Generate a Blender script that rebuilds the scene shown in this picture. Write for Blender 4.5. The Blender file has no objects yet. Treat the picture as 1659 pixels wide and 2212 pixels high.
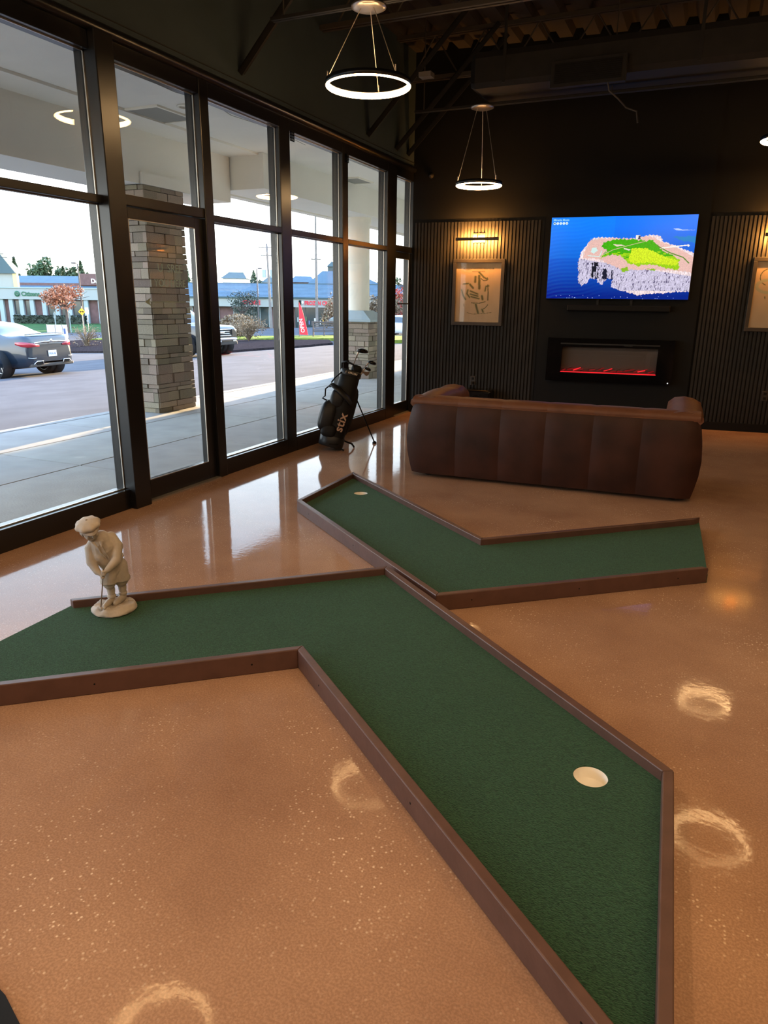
import bpy, bmesh, math, random
import numpy as np
from mathutils import Vector, Matrix
R = math.radians
rnd = random.Random(7)
C = bpy.context.scene.collection
sc = bpy.context.scene

# ------------------------------------------------------------------ camera
CAM_F, PITCH, ROLL, YAW, EYE = 1531.56, R(16.588), R(0.6547), R(-23.9067), 1.5
_F = Vector((math.sin(YAW)*math.cos(PITCH), math.cos(YAW)*math.cos(PITCH), -math.sin(PITCH)))
_Rt = Vector((math.cos(YAW), -math.sin(YAW), 0)); _U = _Rt.cross(_F)
_r = _Rt*math.cos(ROLL) + _U*math.sin(ROLL); _u = _U*math.cos(ROLL) - _Rt*math.sin(ROLL)
cam = bpy.data.cameras.new('camera'); cam_o = bpy.data.objects.new('camera', cam); C.objects.link(cam_o)
cam.sensor_fit = 'VERTICAL'; cam.sensor_height = 24; cam.sensor_width = 18; cam.lens = 24*CAM_F/2212
cam.clip_start = 0.05; cam.clip_end = 800
m3 = Matrix((_r, _u, -_F)).transposed()
cam_o.matrix_world = Matrix.Translation((0, 0, EYE)) @ m3.to_4x4()
sc.camera = cam_o

# ------------------------------------------------------------------ sky, sun, exposure
SKY_STRENGTH, SUN_STRENGTH, PENDANT_GLOW = 6.0, 28.0, 50.0
ADDED_FILL = 27.0
w = bpy.data.worlds.new('sky'); sc.world = w; w.use_nodes = True
nt = w.node_tree; nt.nodes.clear()
out = nt.nodes.new('ShaderNodeOutputWorld'); bg = nt.nodes.new('ShaderNodeBackground')
tc = nt.nodes.new('ShaderNodeTexCoord'); sep = nt.nodes.new('ShaderNodeSeparateXYZ'); ramp = nt.nodes.new('ShaderNodeValToRGB')
nt.links.new(tc.outputs['Generated'], sep.inputs[0]); nt.links.new(sep.outputs['Z'], ramp.inputs[0])
ramp.color_ramp.elements[0].position = 0.0; ramp.color_ramp.elements[0].color = (1.0, 0.96, 0.86, 1)
ramp.color_ramp.elements[1].position = 0.9; ramp.color_ramp.elements[1].color = (0.30, 0.50, 0.90, 1)
e = ramp.color_ramp.elements.new(0.10); e.color = (0.98, 1.0, 1.0, 1)
e = ramp.color_ramp.elements.new(0.32); e.color = (0.62, 0.80, 1.0, 1)
nt.links.new(ramp.outputs[0], bg.inputs['Color']); bg.inputs['Strength'].default_value = SKY_STRENGTH
nt.links.new(bg.outputs[0], out.inputs[0])
sun = bpy.data.lights.new('sun', 'SUN'); sun.energy = SUN_STRENGTH; sun.color = (1.0, 0.70, 0.38); sun.angle = R(0.8)
sun_o = bpy.data.objects.new('sun', sun); C.objects.link(sun_o)
SUN_DIR = Vector((-0.073, 1.0, 0.170)).normalized()          # towards the sun: low, almost along the shop front
sun_o.rotation_euler = SUN_DIR.to_track_quat('Z', 'Y').to_euler(); sun_o.location = (-30, 60, 30)
vs = sc.view_settings
vs.view_transform = 'Standard'; vs.look = 'None'; vs.gamma = 1.0; vs.use_curve_mapping = False; vs.exposure = 0.0
sc.cycles.max_bounces = 10; sc.cycles.diffuse_bounces = 5; sc.cycles.glossy_bounces = 5
sc.cycles.transparent_max_bounces = 24; sc.cycles.caustics_reflective = False; sc.cycles.caustics_refractive = False
sc.cycles.sample_clamp_indirect = 6.0

# ------------------------------------------------------------------ mesh helper
class MB:
    def __init__(s): s.v = []; s.f = []; s.sm = []
    def add(s, vs_, fs, smooth=False):
        b = len(s.v); s.v += [tuple(p) for p in vs_]
        for f in fs: s.f.append(tuple(i+b for i in f)); s.sm.append(smooth)
        return s
    def box(s, x0, x1, y0, y1, z0, z1, M=None):
        P = [Vector((x, y, z)) for z in (z0, z1) for y in (y0, y1) for x in (x0, x1)]
        if M is not None: P = [M @ p for p in P]
        return s.add(P, [(0, 2, 3, 1), (4, 5, 7, 6), (0, 1, 5, 4), (2, 6, 7, 3), (0, 4, 6, 2), (1, 3, 7, 5)])
    def tube(s, pts, r, n=8, closed=False, cap=True, smooth=True, flat=None):
        pts = [Vector(p) for p in pts]; N = len(pts)
        rr = r if isinstance(r, (list, tuple)) else [r]*N
        rings = []; prev = None
        for i, p in enumerate(pts):
            if closed: t = pts[(i+1) % N]-pts[i-1]
            else: t = pts[min(i+1, N-1)]-pts[max(i-1, 0)]
            t.normalize()
            if prev is None:
                a = Vector((0, 0, 1)) if abs(t.z) < .9 else Vector((1, 0, 0))
                u = t.cross(a).normalized()
            else: u = (prev-t*prev.dot(t)).normalized()
            prev = u; v = t.cross(u)
            rings.append([p+(u*math.cos(2*math.pi*k/n)+v*math.sin(2*math.pi*k/n)*(flat or 1))*rr[i] for k in range(n)])
        V = [q for g in rings for q in g]; F = []
        for i in range(N if closed else N-1):
            j = (i+1) % N
            for k in range(n):
                F.append((i*n+k, i*n+(k+1) % n, j*n+(k+1) % n, j*n+k))
        s.add(V, F, smooth)
        if cap and not closed:
            s.add(rings[0], [tuple(range(n-1, -1, -1))]); s.add(rings[-1], [tuple(range(n))])
        return s
    def cyl(s, a, b, r, n=12, smooth=True): return s.tube([a, b], r, n, smooth=smooth)
    def lathe(s, prof, n=24, M=None, arc=2*math.pi, smooth=True):
        V = []
        for (r, z) in prof:
            for k in range(n):
                a = arc*k/n; p = Vector((r*math.cos(a), r*math.sin(a), z)); V.append(M @ p if M is not None else p)
        F = []
        for i in range(len(prof)-1):
            for k in range(n): F.append((i*n+k, i*n+(k+1) % n, (i+1)*n+(k+1) % n, (i+1)*n+k))
        return s.add(V, F, smooth)
    def prism(s, poly, z0, z1, M=None):
        n = len(poly); P = [Vector((x, y, z0)) for x, y in poly]+[Vector((x, y, z1)) for x, y in poly]
        if M is not None: P = [M @ p for p in P]
        return s.add(P, [tuple(range(n-1, -1, -1)), tuple(range(n, 2*n))]+[(i, (i+1) % n, n+(i+1) % n, n+i) for i in range(n)])
    def grid(s, rows, smooth=True, wrap=False):
        n = len(rows[0]); V = [p for g in rows for p in g]; F = []
        for i in range(len(rows)-1):
            for k in range(n if wrap else n-1): F.append((i*n+k, i*n+(k+1) % n, (i+1)*n+(k+1) % n, (i+1)*n+k))
        return s.add(V, F, smooth)
    def ball(s, c, rx, ry=None, rz=None, n=14, m=9, M=None):
        ry = ry or rx; rz = rz or rx; rows = []
        for i in range(m+1):
            t = math.pi*i/m; row = []
            for k in range(n):
                a = 2*math.pi*k/n
                p = Vector((rx*math.sin(t)*math.cos(a), ry*math.sin(t)*math.sin(a), rz*math.cos(t)))
                if M is not None: p = M @ p
                row.append(p+Vector(c))
            rows.append(row)
        return s.grid(rows, True, True)
    def mesh(s, name):
        me = bpy.data.meshes.new(name); me.from_pydata(s.v, [], s.f)
        me.polygons.foreach_set('use_smooth', s.sm); me.update(); return me
    def obj(s, name, mat, parent=None, bevel=0, seg=2):
        return link(name, s.mesh(name), mat, parent, bevel, seg)

def link(name, me, mat=None, parent=None, bevel=0, seg=2):
    o = bpy.data.objects.new(name, me); C.objects.link(o)
    if mat is not None and not len(me.materials): me.materials.append(mat)
    if parent is not None: o.parent = parent
    if bevel:
        b = o.modifiers.new('bevel', 'BEVEL'); b.width = bevel; b.segments = seg; b.limit_method = 'ANGLE'; b.angle_limit = R(40)
    return o
def empty(name, loc=(0, 0, 0), rz=0, parent=None):
    o = bpy.data.objects.new(name, None); C.objects.link(o); o.location = loc; o.rotation_euler = (0, 0, rz)
    o.empty_display_size = 0.1
    if parent is not None: o.parent = parent
    return o
def tag(o, label=None, cat=None, group=None, kind=None):
    if label: o['label'] = label
    if cat: o['category'] = cat
    if group: o['group'] = group
    if kind: o['kind'] = kind
    return o
def struct(o): o['kind'] = 'structure'; return o
def thing(name, label, cat, loc=(0, 0, 0), rz=0, group=None): return tag(empty(name, loc, rz), label, cat, group)
def copy_tree(o, parent=None):
    c = o.copy(); C.objects.link(c)
    if parent is not None: c.parent = parent
    for ch in list(o.children): copy_tree(ch, c)
    return c
def text(body, size, mat, name, parent, M, extrude=0.001, align='CENTER', bold=0.0, sx=1.0):
    cu = bpy.data.curves.new(name, 'FONT'); cu.body = body; cu.size = size; cu.extrude = extrude; cu.align_x = align; cu.offset = bold
    cu.resolution_u = 3
    t = bpy.data.objects.new(name, cu); C.objects.link(t)
    dg = bpy.context.evaluated_depsgraph_get(); me = bpy.data.meshes.new_from_object(t.evaluated_get(dg))
    bpy.data.objects.remove(t); me.transform(M @ Matrix.Diagonal((sx, 1, 1, 1)))
    me.materials.clear(); me.materials.append(mat)
    return link(name, me, None, parent)

# ------------------------------------------------------------------ materials
def mat(name, col, rough=0.5, metal=0.0, emit=None, estr=0, coat=0, spec=0.5, noise=0, nscale=20, bump=0, bscale=80, col2=None, rvar=0, objrand=0, bdist=0.01):
    m = bpy.data.materials.new(name); m.use_nodes = True; t = m.node_tree; p = t.nodes['Principled BSDF']
    p.inputs['Base Color'].default_value = (*col, 1); p.inputs['Roughness'].default_value = rough; p.inputs['Metallic'].default_value = metal
    p.inputs['Specular IOR Level'].default_value = spec
    if coat: p.inputs['Coat Weight'].default_value = coat; p.inputs['Coat Roughness'].default_value = 0.06
    if emit: p.inputs['Emission Color'].default_value = (*emit, 1); p.inputs['Emission Strength'].default_value = estr
    src = None
    if noise or col2:
        tcn = t.nodes.new('ShaderNodeTexCoord'); n = t.nodes.new('ShaderNodeTexNoise'); n.inputs['Scale'].default_value = nscale; n.inputs['Detail'].default_value = 6
        t.links.new(tcn.outputs['Object'], n.inputs['Vector'])
        r = t.nodes.new('ShaderNodeValToRGB'); a = r.color_ramp.elements
        c2 = col2 or tuple(min(1, c*(1+noise)) for c in col); c1 = col if col2 else tuple(c*(1-noise) for c in col)
        a[0].position = .32; a[0].color = (*c1, 1); a[1].position = .68; a[1].color = (*c2, 1)
        t.links.new(n.outputs['Fac'], r.inputs[0]); src = r.outputs[0]
        t.links.new(src, p.inputs['Base Color'])
    if objrand:
        oi = t.nodes.new('ShaderNodeObjectInfo'); hs = t.nodes.new('ShaderNodeHueSaturation')
        mp = t.nodes.new('ShaderNodeMapRange'); mp.inputs[3].default_value = 1-objrand; mp.inputs[4].default_value = 1+objrand
        t.links.new(oi.outputs['Random'], mp.inputs[0]); t.links.new(mp.outputs[0], hs.inputs['Value'])
        mp2 = t.nodes.new('ShaderNodeMapRange'); mp2.inputs[3].default_value = .48; mp2.inputs[4].default_value = .53
        mm = t.nodes.new('ShaderNodeMath'); mm.operation = 'FRACT'; m5 = t.nodes.new('ShaderNodeMath'); m5.operation = 'MULTIPLY'; m5.inputs[1].default_value = 7.3
        t.links.new(oi.outputs['Random'], m5.inputs[0]); t.links.new(m5.outputs[0], mm.inputs[0]); t.links.new(mm.outputs[0], mp2.inputs[0]); t.links.new(mp2.outputs[0], hs.inputs['Hue'])
        if src: t.links.new(src, hs.inputs['Color'])
        else: hs.inputs['Color'].default_value = (*col, 1)
        t.links.new(hs.outputs[0], p.inputs['Base Color'])
    if bump:
        tcb = t.nodes.new('ShaderNodeTexCoord'); nb = t.nodes.new('ShaderNodeTexNoise'); nb.inputs['Scale'].default_value = bscale; nb.inputs['Detail'].default_value = 5
        t.links.new(tcb.outputs['Object'], nb.inputs['Vector'])
        b = t.nodes.new('ShaderNodeBump'); b.inputs['Strength'].default_value = bump; b.inputs['Distance'].default_value = bdist
        t.links.new(nb.outputs['Fac'], b.inputs['Height']); t.links.new(b.outputs[0], p.inputs['Normal'])
    return m

def glass_mat(name, tint=(0.975, 0.99, 0.985), f0=0.04, gain=1.0):
    m = bpy.data.materials.new(name); m.use_nodes = True; t = m.node_tree; t.nodes.clear()
    o = t.nodes.new('ShaderNodeOutputMaterial'); mx = t.nodes.new('ShaderNodeMixShader'); tr = t.nodes.new('ShaderNodeBsdfTransparent'); gl = t.nodes.new('ShaderNodeBsdfGlossy')
    tr.inputs[0].default_value = (*tint, 1); gl.inputs['Roughness'].default_value = 0.0
    lw = t.nodes.new('ShaderNodeLayerWeight'); lw.inputs[0].default_value = 0.5
    pw = t.nodes.new('ShaderNodeMath'); pw.operation = 'POWER'; pw.inputs[1].default_value = 5
    ma = t.nodes.new('ShaderNodeMath'); ma.operation = 'MULTIPLY_ADD'; ma.inputs[1].default_value = (1-f0)*gain; ma.inputs[2].default_value = f0; ma.use_clamp = True
    t.links.new(lw.outputs['Facing'], pw.inputs[0]); t.links.new(pw.outputs[0], ma.inputs[0]); t.links.new(ma.outputs[0], mx.inputs[0])
    t.links.new(tr.outputs[0], mx.inputs[1]); t.links.new(gl.outputs[0], mx.inputs[2]); t.links.new(mx.outputs[0], o.inputs[0])
    return m

M = {}
M['black_metal'] = mat('black_metal', (.007, .0075, .009), .30, .0, spec=.6, noise=.15, nscale=3)
M['dark_wall'] = mat('dark_wall', (.0100, .0105, .0108), .75, spec=.12, noise=.06, nscale=2, bump=.05, bscale=60)
M['window_wall'] = mat('window_wall', (.040, .057, .068), .7, spec=.2, noise=.06, nscale=2)
M['slat'] = mat('slat', (.020, .0195, .019), .6, spec=.25, noise=.12, nscale=9)
M['slat_back'] = mat('slat_back', (.006, .006, .006), .9)
M['deck'] = mat('deck', (.050, .043, .038), .6, noise=.1, nscale=2)
M['black'] = mat('black', (.005, .005, .0055), .55, spec=.2)
M['black_gloss'] = mat('black_gloss', (.003, .003, .0035), .12, spec=.4)
M['alu'] = mat('alu', (.55, .52, .46), .35, .8)
M['steel'] = mat('steel', (.55, .5, .46), .3, .9)
M['glass'] = glass_mat('glass', f0=.045)
M['clear_acrylic'] = glass_mat('clear_acrylic', f0=.05, tint=(.97, .97, .97))
M['leather'] = mat('leather', (.036, .0125, .0075), .5, spec=.2, noise=.35, nscale=4, bump=.25, bscale=130, bdist=.003)
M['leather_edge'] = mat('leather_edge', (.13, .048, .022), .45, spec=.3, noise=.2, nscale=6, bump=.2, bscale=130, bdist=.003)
M['turf'] = None
M['brown_paint'] = mat('brown_paint', (.105, .052, .040), .42, noise=.12, nscale=14, bump=.08, bscale=40)
M['brown_worn'] = mat('brown_worn', (.24, .17, .165), .45, noise=.3, nscale=18)
M['white_plastic'] = mat('white_plastic', (.80, .76, .68), .35)
M['stone_fig'] = mat('stone_fig', (.48, .425, .37), .75, noise=.10, nscale=25, bump=.25, bscale=90, bdist=.004)
M['bag'] = mat('bag', (.0055, .0055, .006), .6, spec=.25, bump=.15, bscale=200, bdist=.002)
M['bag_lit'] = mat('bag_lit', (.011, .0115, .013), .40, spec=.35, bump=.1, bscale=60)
M['logo'] = mat('logo', (.55, .38, .31), .6)
M['concrete'] = mat('concrete', (.36, .345, .32), .85, noise=.10, nscale=3, bump=.2, bscale=60, objrand=.05)
M['curb'] = mat('curb', (.32, .31, .29), .85, noise=.1, nscale=5)
M['asphalt'] = mat('asphalt', (.115, .112, .122), .95, spec=.05, noise=.12, nscale=1.2, bump=.3, bscale=40)
M['road'] = mat('road', (.085, .09, .105), .95, spec=.05, noise=.1, nscale=.5)
M['stucco'] = mat('stucco', (.82, .79, .71), .85, noise=.06, nscale=.8, bump=.15, bscale=30)
M['stucco_pale'] = mat('stucco_pale', (.85, .80, .68), .85, noise=.05, nscale=1.5)
M['stone'] = mat('stone', (.27, .215, .16), .85, noise=.22, nscale=14, bump=.5, bscale=30, objrand=.38)
M['mortar'] = mat('mortar', (.05, .045, .04), .95)
M['grass'] = mat('grass', (.15, .19, .035), .95, spec=.05, noise=.3, nscale=3, bump=.6, bscale=12)
M['lawn'] = mat('lawn', (.045, .10, .035), .95, spec=.05, noise=.25, nscale=.5)
M['mulch'] = mat('mulch', (.038, .031, .033), 1.0, spec=0, noise=.4, nscale=9, bump=.8, bscale=10)
M['brick'] = mat('brick', (.16, .09, .085), .9, noise=.15, nscale=2)
M['trimwhite'] = mat('trimwhite', (.33, .35, .34), .7)
M['cream'] = mat('cream', (.33, .35, .33), .7)
M['bluepaint'] = mat('bluepaint', (.33, .40, .42), .7)
M['roof_blue'] = mat('roof_blue', (.065, .115, .16), .7, noise=.1, nscale=1)
M['roof_teal'] = mat('roof_teal', (.05, .085, .09), .7)
M['win_dark'] = mat('win_dark', (.03, .05, .055), .12, spec=.8)
M['pole'] = mat('pole', (.20, .18, .16), .8, noise=.15, nscale=4)
M['lamp_pole'] = mat('lamp_pole', (.10, .09, .09), .6)
M['carpaint_blue'] = mat('carpaint_blue', (.012, .022, .038), .25, .2, coat=1)
M['carpaint_black'] = mat('carpaint_black', (.018, .022, .028), .2, .3, coat=1)
M['carpaint_white'] = mat('carpaint_white', (.75, .76, .75), .25, coat=1)
M['car_glass'] = mat('car_glass', (.012, .02, .028), .04, spec=1.0, coat=.5)
M['chrome'] = mat('chrome', (.8, .8, .8), .12, 1)
M['tire'] = mat('tire', (.02, .02, .021), .8)
M['red_lens'] = mat('red_lens', (.42, .02, .03), .15, coat=.8)
M['lower_plastic'] = mat('lower_plastic', (.05, .045, .04), .6)
M['plate'] = mat('plate', (.72, .76, .82), .5)
M['plate_ink'] = mat('plate_ink', (.08, .12, .28), .5)
M['white'] = mat('white', (.8, .8, .8), .6)
M['red'] = mat('red', (.70, .03, .05), .6)
M['green_sign'] = mat('green_sign', (.02, .12, .06), .5)
M['yellow'] = mat('yellow', (.85, .45, .02), .5)
M['leaf_green'] = mat('leaf_green', (.085, .125, .065), .8, noise=.3, nscale=1, objrand=.3)
M['leaf_dark'] = mat('leaf_dark', (.045, .06, .045), .8, noise=.3, nscale=2)
M['leaf_orange'] = mat('leaf_orange', (.36, .14, .07), .8, noise=.3, nscale=2)
M['leaf_red'] = mat('leaf_red', (.50, .12, .09), .8, noise=.3, nscale=2)
M['leaf_tan'] = mat('leaf_tan', (.22, .16, .10), .8, noise=.3, nscale=2)
M['bark'] = mat('bark', (.12, .09, .08), .9)
M['bench_wood'] = mat('bench_wood', (.10, .08, .085), .7)
M['frame_wood'] = mat('frame_wood', (.024, .020, .017), .5, noise=.15, nscale=20)
M['paper'] = None
M['brass'] = mat('brass', (.7, .42, .16), .3, .9)

def emission(name, col, s):
    m = bpy.data.materials.new(name); m.use_nodes = True; t = m.node_tree; t.nodes.clear()
    o = t.nodes.new('ShaderNodeOutputMaterial'); e_ = t.nodes.new('ShaderNodeEmission'); e_.inputs[0].default_value = (*col, 1); e_.inputs[1].default_value = s
    t.links.new(e_.outputs[0], o.inputs[0]); return m
M['glow'] = emission('glow', (1.0, .60, .26), PENDANT_GLOW)
M['lamp_glow'] = emission('lamp_glow', (1.0, .52, .13), 30)
M['ember'] = emission('ember', (1.0, .02, .03), 1.2)
M['white_led'] = emission('white_led', (1, 1, 1), 1.0)

# polished stained concrete
def floor_mat():
    m = bpy.data.materials.new('polished_concrete'); m.use_nodes = True; t = m.node_tree; p = t.nodes['Principled BSDF']; N = t.nodes.new; L = t.links.new
    tcn = N('ShaderNodeTexCoord')
    n1 = N('ShaderNodeTexNoise'); n1.inputs['Scale'].default_value = .9; n1.inputs['Detail'].default_value = 7; n1.inputs['Roughness'].default_value = .6
    n2 = N('ShaderNodeTexNoise'); n2.inputs['Scale'].default_value = 160; n2.inputs['Detail'].default_value = 3
    vo = N('ShaderNodeTexVoronoi'); vo.inputs['Scale'].default_value = 95
    n3 = N('ShaderNodeTexNoise'); n3.inputs['Scale'].default_value = 1.7; n3.inputs['Detail'].default_value = 3
    for n in (n1, n2, vo, n3): L(tcn.outputs['Object'], n.inputs['Vector'])
    r1 = N('ShaderNodeValToRGB'); a = r1.color_ramp.elements
    a[0].position = .3; a[0].color = (.285, .158, .103, 1); a[1].position = .70; a[1].color = (.49, .300, .195, 1)
    L(n1.outputs['Fac'], r1.inputs[0])
    r2 = N('ShaderNodeValToRGB'); a = r2.color_ramp.elements
    a[0].position = .40; a[0].color = (.88, .87, .86, 1); a[1].position = .62; a[1].color = (1.12, 1.12, 1.12, 1)
    L(n2.outputs['Fac'], r2.inputs[0])
    mul = N('ShaderNodeMix'); mul.data_type = 'RGBA'; mul.blend_type = 'MULTIPLY'; mul.inputs[0].default_value = 1.0
    L(r1.outputs[0], mul.inputs[6]); L(r2.outputs[0], mul.inputs[7])
    # exposed pale aggregate, denser in patches
    rc = N('ShaderNodeSeparateColor'); L(vo.outputs['Color'], rc.inputs[0])
    rr = N('ShaderNodeValToRGB'); rr.color_ramp.elements[0].position = .80; rr.color_ramp.elements[1].position = .86
    L(rc.outputs[0], rr.inputs[0])
    rd = N('ShaderNodeValToRGB'); rd.color_ramp.elements[0].position = .18; rd.color_ramp.elements[0].color = (1, 1, 1, 1); rd.color_ramp.elements[1].position = .42; rd.color_ramp.elements[1].color = (0, 0, 0, 1)
    L(vo.outputs['Distance'], rd.inputs[0])
    rp = N('ShaderNodeValToRGB'); rp.color_ramp.elements[0].position = .45; rp.color_ramp.elements[1].position = .68
    L(n3.outputs['Fac'], rp.inputs[0])
    m1 = N('ShaderNodeMath'); m1.operation = 'MULTIPLY'; L(rr.outputs[0], m1.inputs[0]); L(rd.outputs[0], m1.inputs[1])
    m2 = N('ShaderNodeMath'); m2.operation = 'MULTIPLY'; L(m1.outputs[0], m2.inputs[0])
    m2a = N('ShaderNodeMath'); m2a.operation = 'MULTIPLY_ADD'; m2a.inputs[1].default_value = .9; m2a.inputs[2].default_value = .10; L(rp.outputs[0], m2a.inputs[0]); L(m2a.outputs[0], m2.inputs[1])
    mx = N('ShaderNodeMix'); mx.data_type = 'RGBA'; L(m2.outputs[0], mx.inputs[0]); L(mul.outputs[2], mx.inputs[6]); mx.inputs[7].default_value = (.80, .62, .46, 1)
    L(mx.outputs[2], p.inputs['Base Color'])
    rg = N('ShaderNodeMapRange'); rg.inputs[1].default_value = .3; rg.inputs[2].default_value = .75; rg.inputs[3].default_value = .035; rg.inputs[4].default_value = .10
    L(n3.outputs['Fac'], rg.inputs[0]); L(rg.outputs[0], p.inputs['Roughness'])
    p.inputs['Specular IOR Level'].default_value = .12
    nb = N('ShaderNodeTexNoise'); nb.inputs['Scale'].default_value = 28; nb.inputs['Detail'].default_value = 3; L(tcn.outputs['Object'], nb.inputs['Vector'])
    b = N('ShaderNodeBump'); b.inputs['Strength'].default_value = .025; b.inputs['Distance'].default_value = .01
    L(nb.outputs['Fac'], b.inputs['Height']); L(b.outputs[0], p.inputs['Normal'])
    return m
M['floor'] = floor_mat()
def turf_mat():
    m = bpy.data.materials.new('green_turf'); m.use_nodes = True; t = m.node_tree; p = t.nodes['Principled BSDF']; N = t.nodes.new; L = t.links.new
    tcn = N('ShaderNodeTexCoord'); mp = N('ShaderNodeMapping'); mp.inputs['Rotation'].default_value = (0, 0, R(40)); mp.inputs['Scale'].default_value = (1, 2.4, 1)
    L(tcn.outputs['Object'], mp.inputs[0])
    n1 = N('ShaderNodeTexNoise'); n1.inputs['Scale'].default_value = 150; n1.inputs['Detail'].default_value = 4; L(mp.outputs[0], n1.inputs['Vector'])
    n2 = N('ShaderNodeTexNoise'); n2.inputs['Scale'].default_value = 3; n2.inputs['Detail'].default_value = 4; L(tcn.outputs['Object'], n2.inputs['Vector'])
    r1 = N('ShaderNodeValToRGB'); a = r1.color_ramp.elements
    a[0].position = .36; a[0].color = (.008, .028, .015, 1); a[1].position = .64; a[1].color = (.028, .088, .045, 1)
    L(n1.outputs['Fac'], r1.inputs[0])
    r2 = N('ShaderNodeMapRange'); r2.inputs[3].default_value = .8; r2.inputs[4].default_value = 1.15; L(n2.outputs['Fac'], r2.inputs[0])
    v = N('ShaderNodeVectorMath'); v.operation = 'SCALE'; L(r1.outputs[0], v.inputs[0]); L(r2.outputs[0], v.inputs['Scale'])
    L(v.outputs[0], p.inputs['Base Color']); p.inputs['Roughness'].default_value = .95; p.inputs['Specular IOR Level'].default_value = .15
    p.inputs['Sheen Weight'].default_value = .25; p.inputs['Sheen Tint'].default_value = (.4, .6, .45, 1)
    b = N('ShaderNodeBump'); b.inputs['Strength'].default_value = .9; b.inputs['Distance'].default_value = .006
    L(n1.outputs['Fac'], b.inputs['Height']); L(b.outputs[0], p.inputs['Normal'])
    return m
M['turf'] = turf_mat()

# ================================================================== THE ROOM
WX = -3.763; GX = -3.83; CEIL = 4.45
BW_A = R(5.83); BW_O = Vector((WX, 9.3206, 0))
BWM = Matrix.Translation(BW_O) @ Matrix.Rotation(BW_A, 4, 'Z')
def bw(u, off, z): return BWM @ Vector((u, -off, z))            # a point on the back wall: along, out into the room, up

struct(MB().box(-3.90, 7.0, -6.0, 10.6, -.12, 0).obj('floor', M['floor']))

# back wall with its vertical slats
wb = MB(); wb.box(.0, 11.0, 0, .2, 0, 4.9)
wall_back = struct(wb.obj('wall_back', M['dark_wall'])); wall_back.location = BW_O; wall_back.rotation_euler = (0, 0, BW_A)
slat_me = MB().box(-.014, .014, -.022, -.004, .10, 2.485).mesh('slat'); slat_me.materials.append(M['slat'])
for (u0, u1) in ((.03, 1.715), (3.625, 6.6)):
    MB().box(u0, u1, -.004, 0, .10, 2.485).obj('slat_backing', M['slat_back'], wall_back)
    n = int((u1-u0)/.0445)
    for i in range(n):
        s = link('slat', slat_me, None, wall_back); s.location = (u0+.022+i*.0445, 0, 0)
MB().box(1.735, 3.605, -.035, 0, 0, 4.6).obj('media_panel', M['dark_wall'], wall_back)
struct(MB().box(0, 1.72, -.028, 0, 0, .10).obj('baseboard_back', M['black'])).matrix_world = BWM
struct(MB().box(3.62, 8, -.028, 0, 0, .10).obj('baseboard_right', M['black'])).matrix_world = BWM

# window wall above the glass, with the slanted kicker braces
wl = MB(); wl.box(-3.95, WX, -6, 9.6, 3.16, 4.9)
wall_left = struct(wl.obj('wall_left', M['window_wall']))
MB().box(WX-.01, WX+.006, -6, 9.33, 3.20, 3.206).obj('joint_bead', M['slat'], wall_left)
brace_me = MB().box(-.045, .045, -.006, .006, 0, 1.0).box(-.045, -.037, -.05, .006, 0, 1.0).mesh('brace'); brace_me.materials.append(M['slat'])
def brace(p0, p1):
    p0 = Vector(p0); p1 = Vector(p1); b = link('brace', brace_me, None, wall_left)
    d = p1-p0; zq = d.normalized(); xq = Vector((0, 1, 0)); yq = zq.cross(xq)
    b.matrix_world = Matrix.Translation(p0) @ Matrix((xq, yq, zq)).transposed().to_4x4() @ Matrix.Diagonal((1, 1, d.length, 1))
for y in (2.7, 5.51, 7.93, 8.73, 9.1): brace((WX, y, 3.27), (-2.55, y, CEIL))

struct(MB().box(7.0, 7.2, -6, 11, 0, 4.9).obj('wall_right', M['dark_wall']))
struct(MB().box(-3.95, 7.2, -6.2, -6.0, 0, 4.9).obj('wall_front', M['dark_wall']))

# ribbed steel deck ceiling: ribs run along the shop front
x0, pit = -3.95, .30; prof = []
x = x0
while x < 7.2:
    prof += [(x, CEIL+.08), (x+.09, CEIL+.08), (x+.12, CEIL), (x+.27, CEIL)]; x += pit
cb = MB(); V = [(a, y, z) for y in (-6.2, 10.8) for a, z in prof]; n = len(prof)
cb.add(V, [(i, i+1, n+i+1, n+i) for i in range(n-1)])
cb.box(-3.95, 7.2, -6.2, 10.8, CEIL+.09, CEIL+.16)
ceiling = struct(cb.obj('ceiling', M['deck']))
def joist(y):
    j = MB()
    for z in (CEIL-.04, 3.97):
        for dy in (-.045, .012): j.box(-3.76, 6.95, y+dy, y+dy+.033, z-.005, z); j.box(-3.76, 6.95, y+dy+(.0 if dy < 0 else .028), y+dy+(.005 if dy < 0 else .033), z, z+.035)
    jo = j.obj('joist', M['deck'], ceiling)
    k = 0; xx = -3.6
    while xx < 6.6:
        a = (xx, y, 3.985); b = (xx+.30, y, CEIL-.03); c = (xx+.60, y, 3.985)
        MB().cyl(a, b, .009, 6).obj('web_rod', M['deck'], jo); MB().cyl(b, c, .009, 6).obj('web_rod', M['deck'], jo)
        xx += .60
for y in (2.5, 3.96, 5.42, 6.88, 8.75): joist(y)
def rail_bar(y, z):
    MB().box(-3.3, 6.9, y-.028, y-.004, z, z+.022).box(-3.3, 6.9, y+.004, y+.028, z, z+.022).obj('hanger_rail', M['slat'], ceiling)
    for xx in (-3.2, -1.2, .9, 3.0, 5.2): MB().cyl((xx, y, z+.02), (xx, y, CEIL), .006, 6).obj('hanger_rod', M['deck'], ceiling)
rail_bar(8.18, 3.50); rail_bar(5.27, 3.50); rail_bar(2.45, 3.50)

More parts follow.
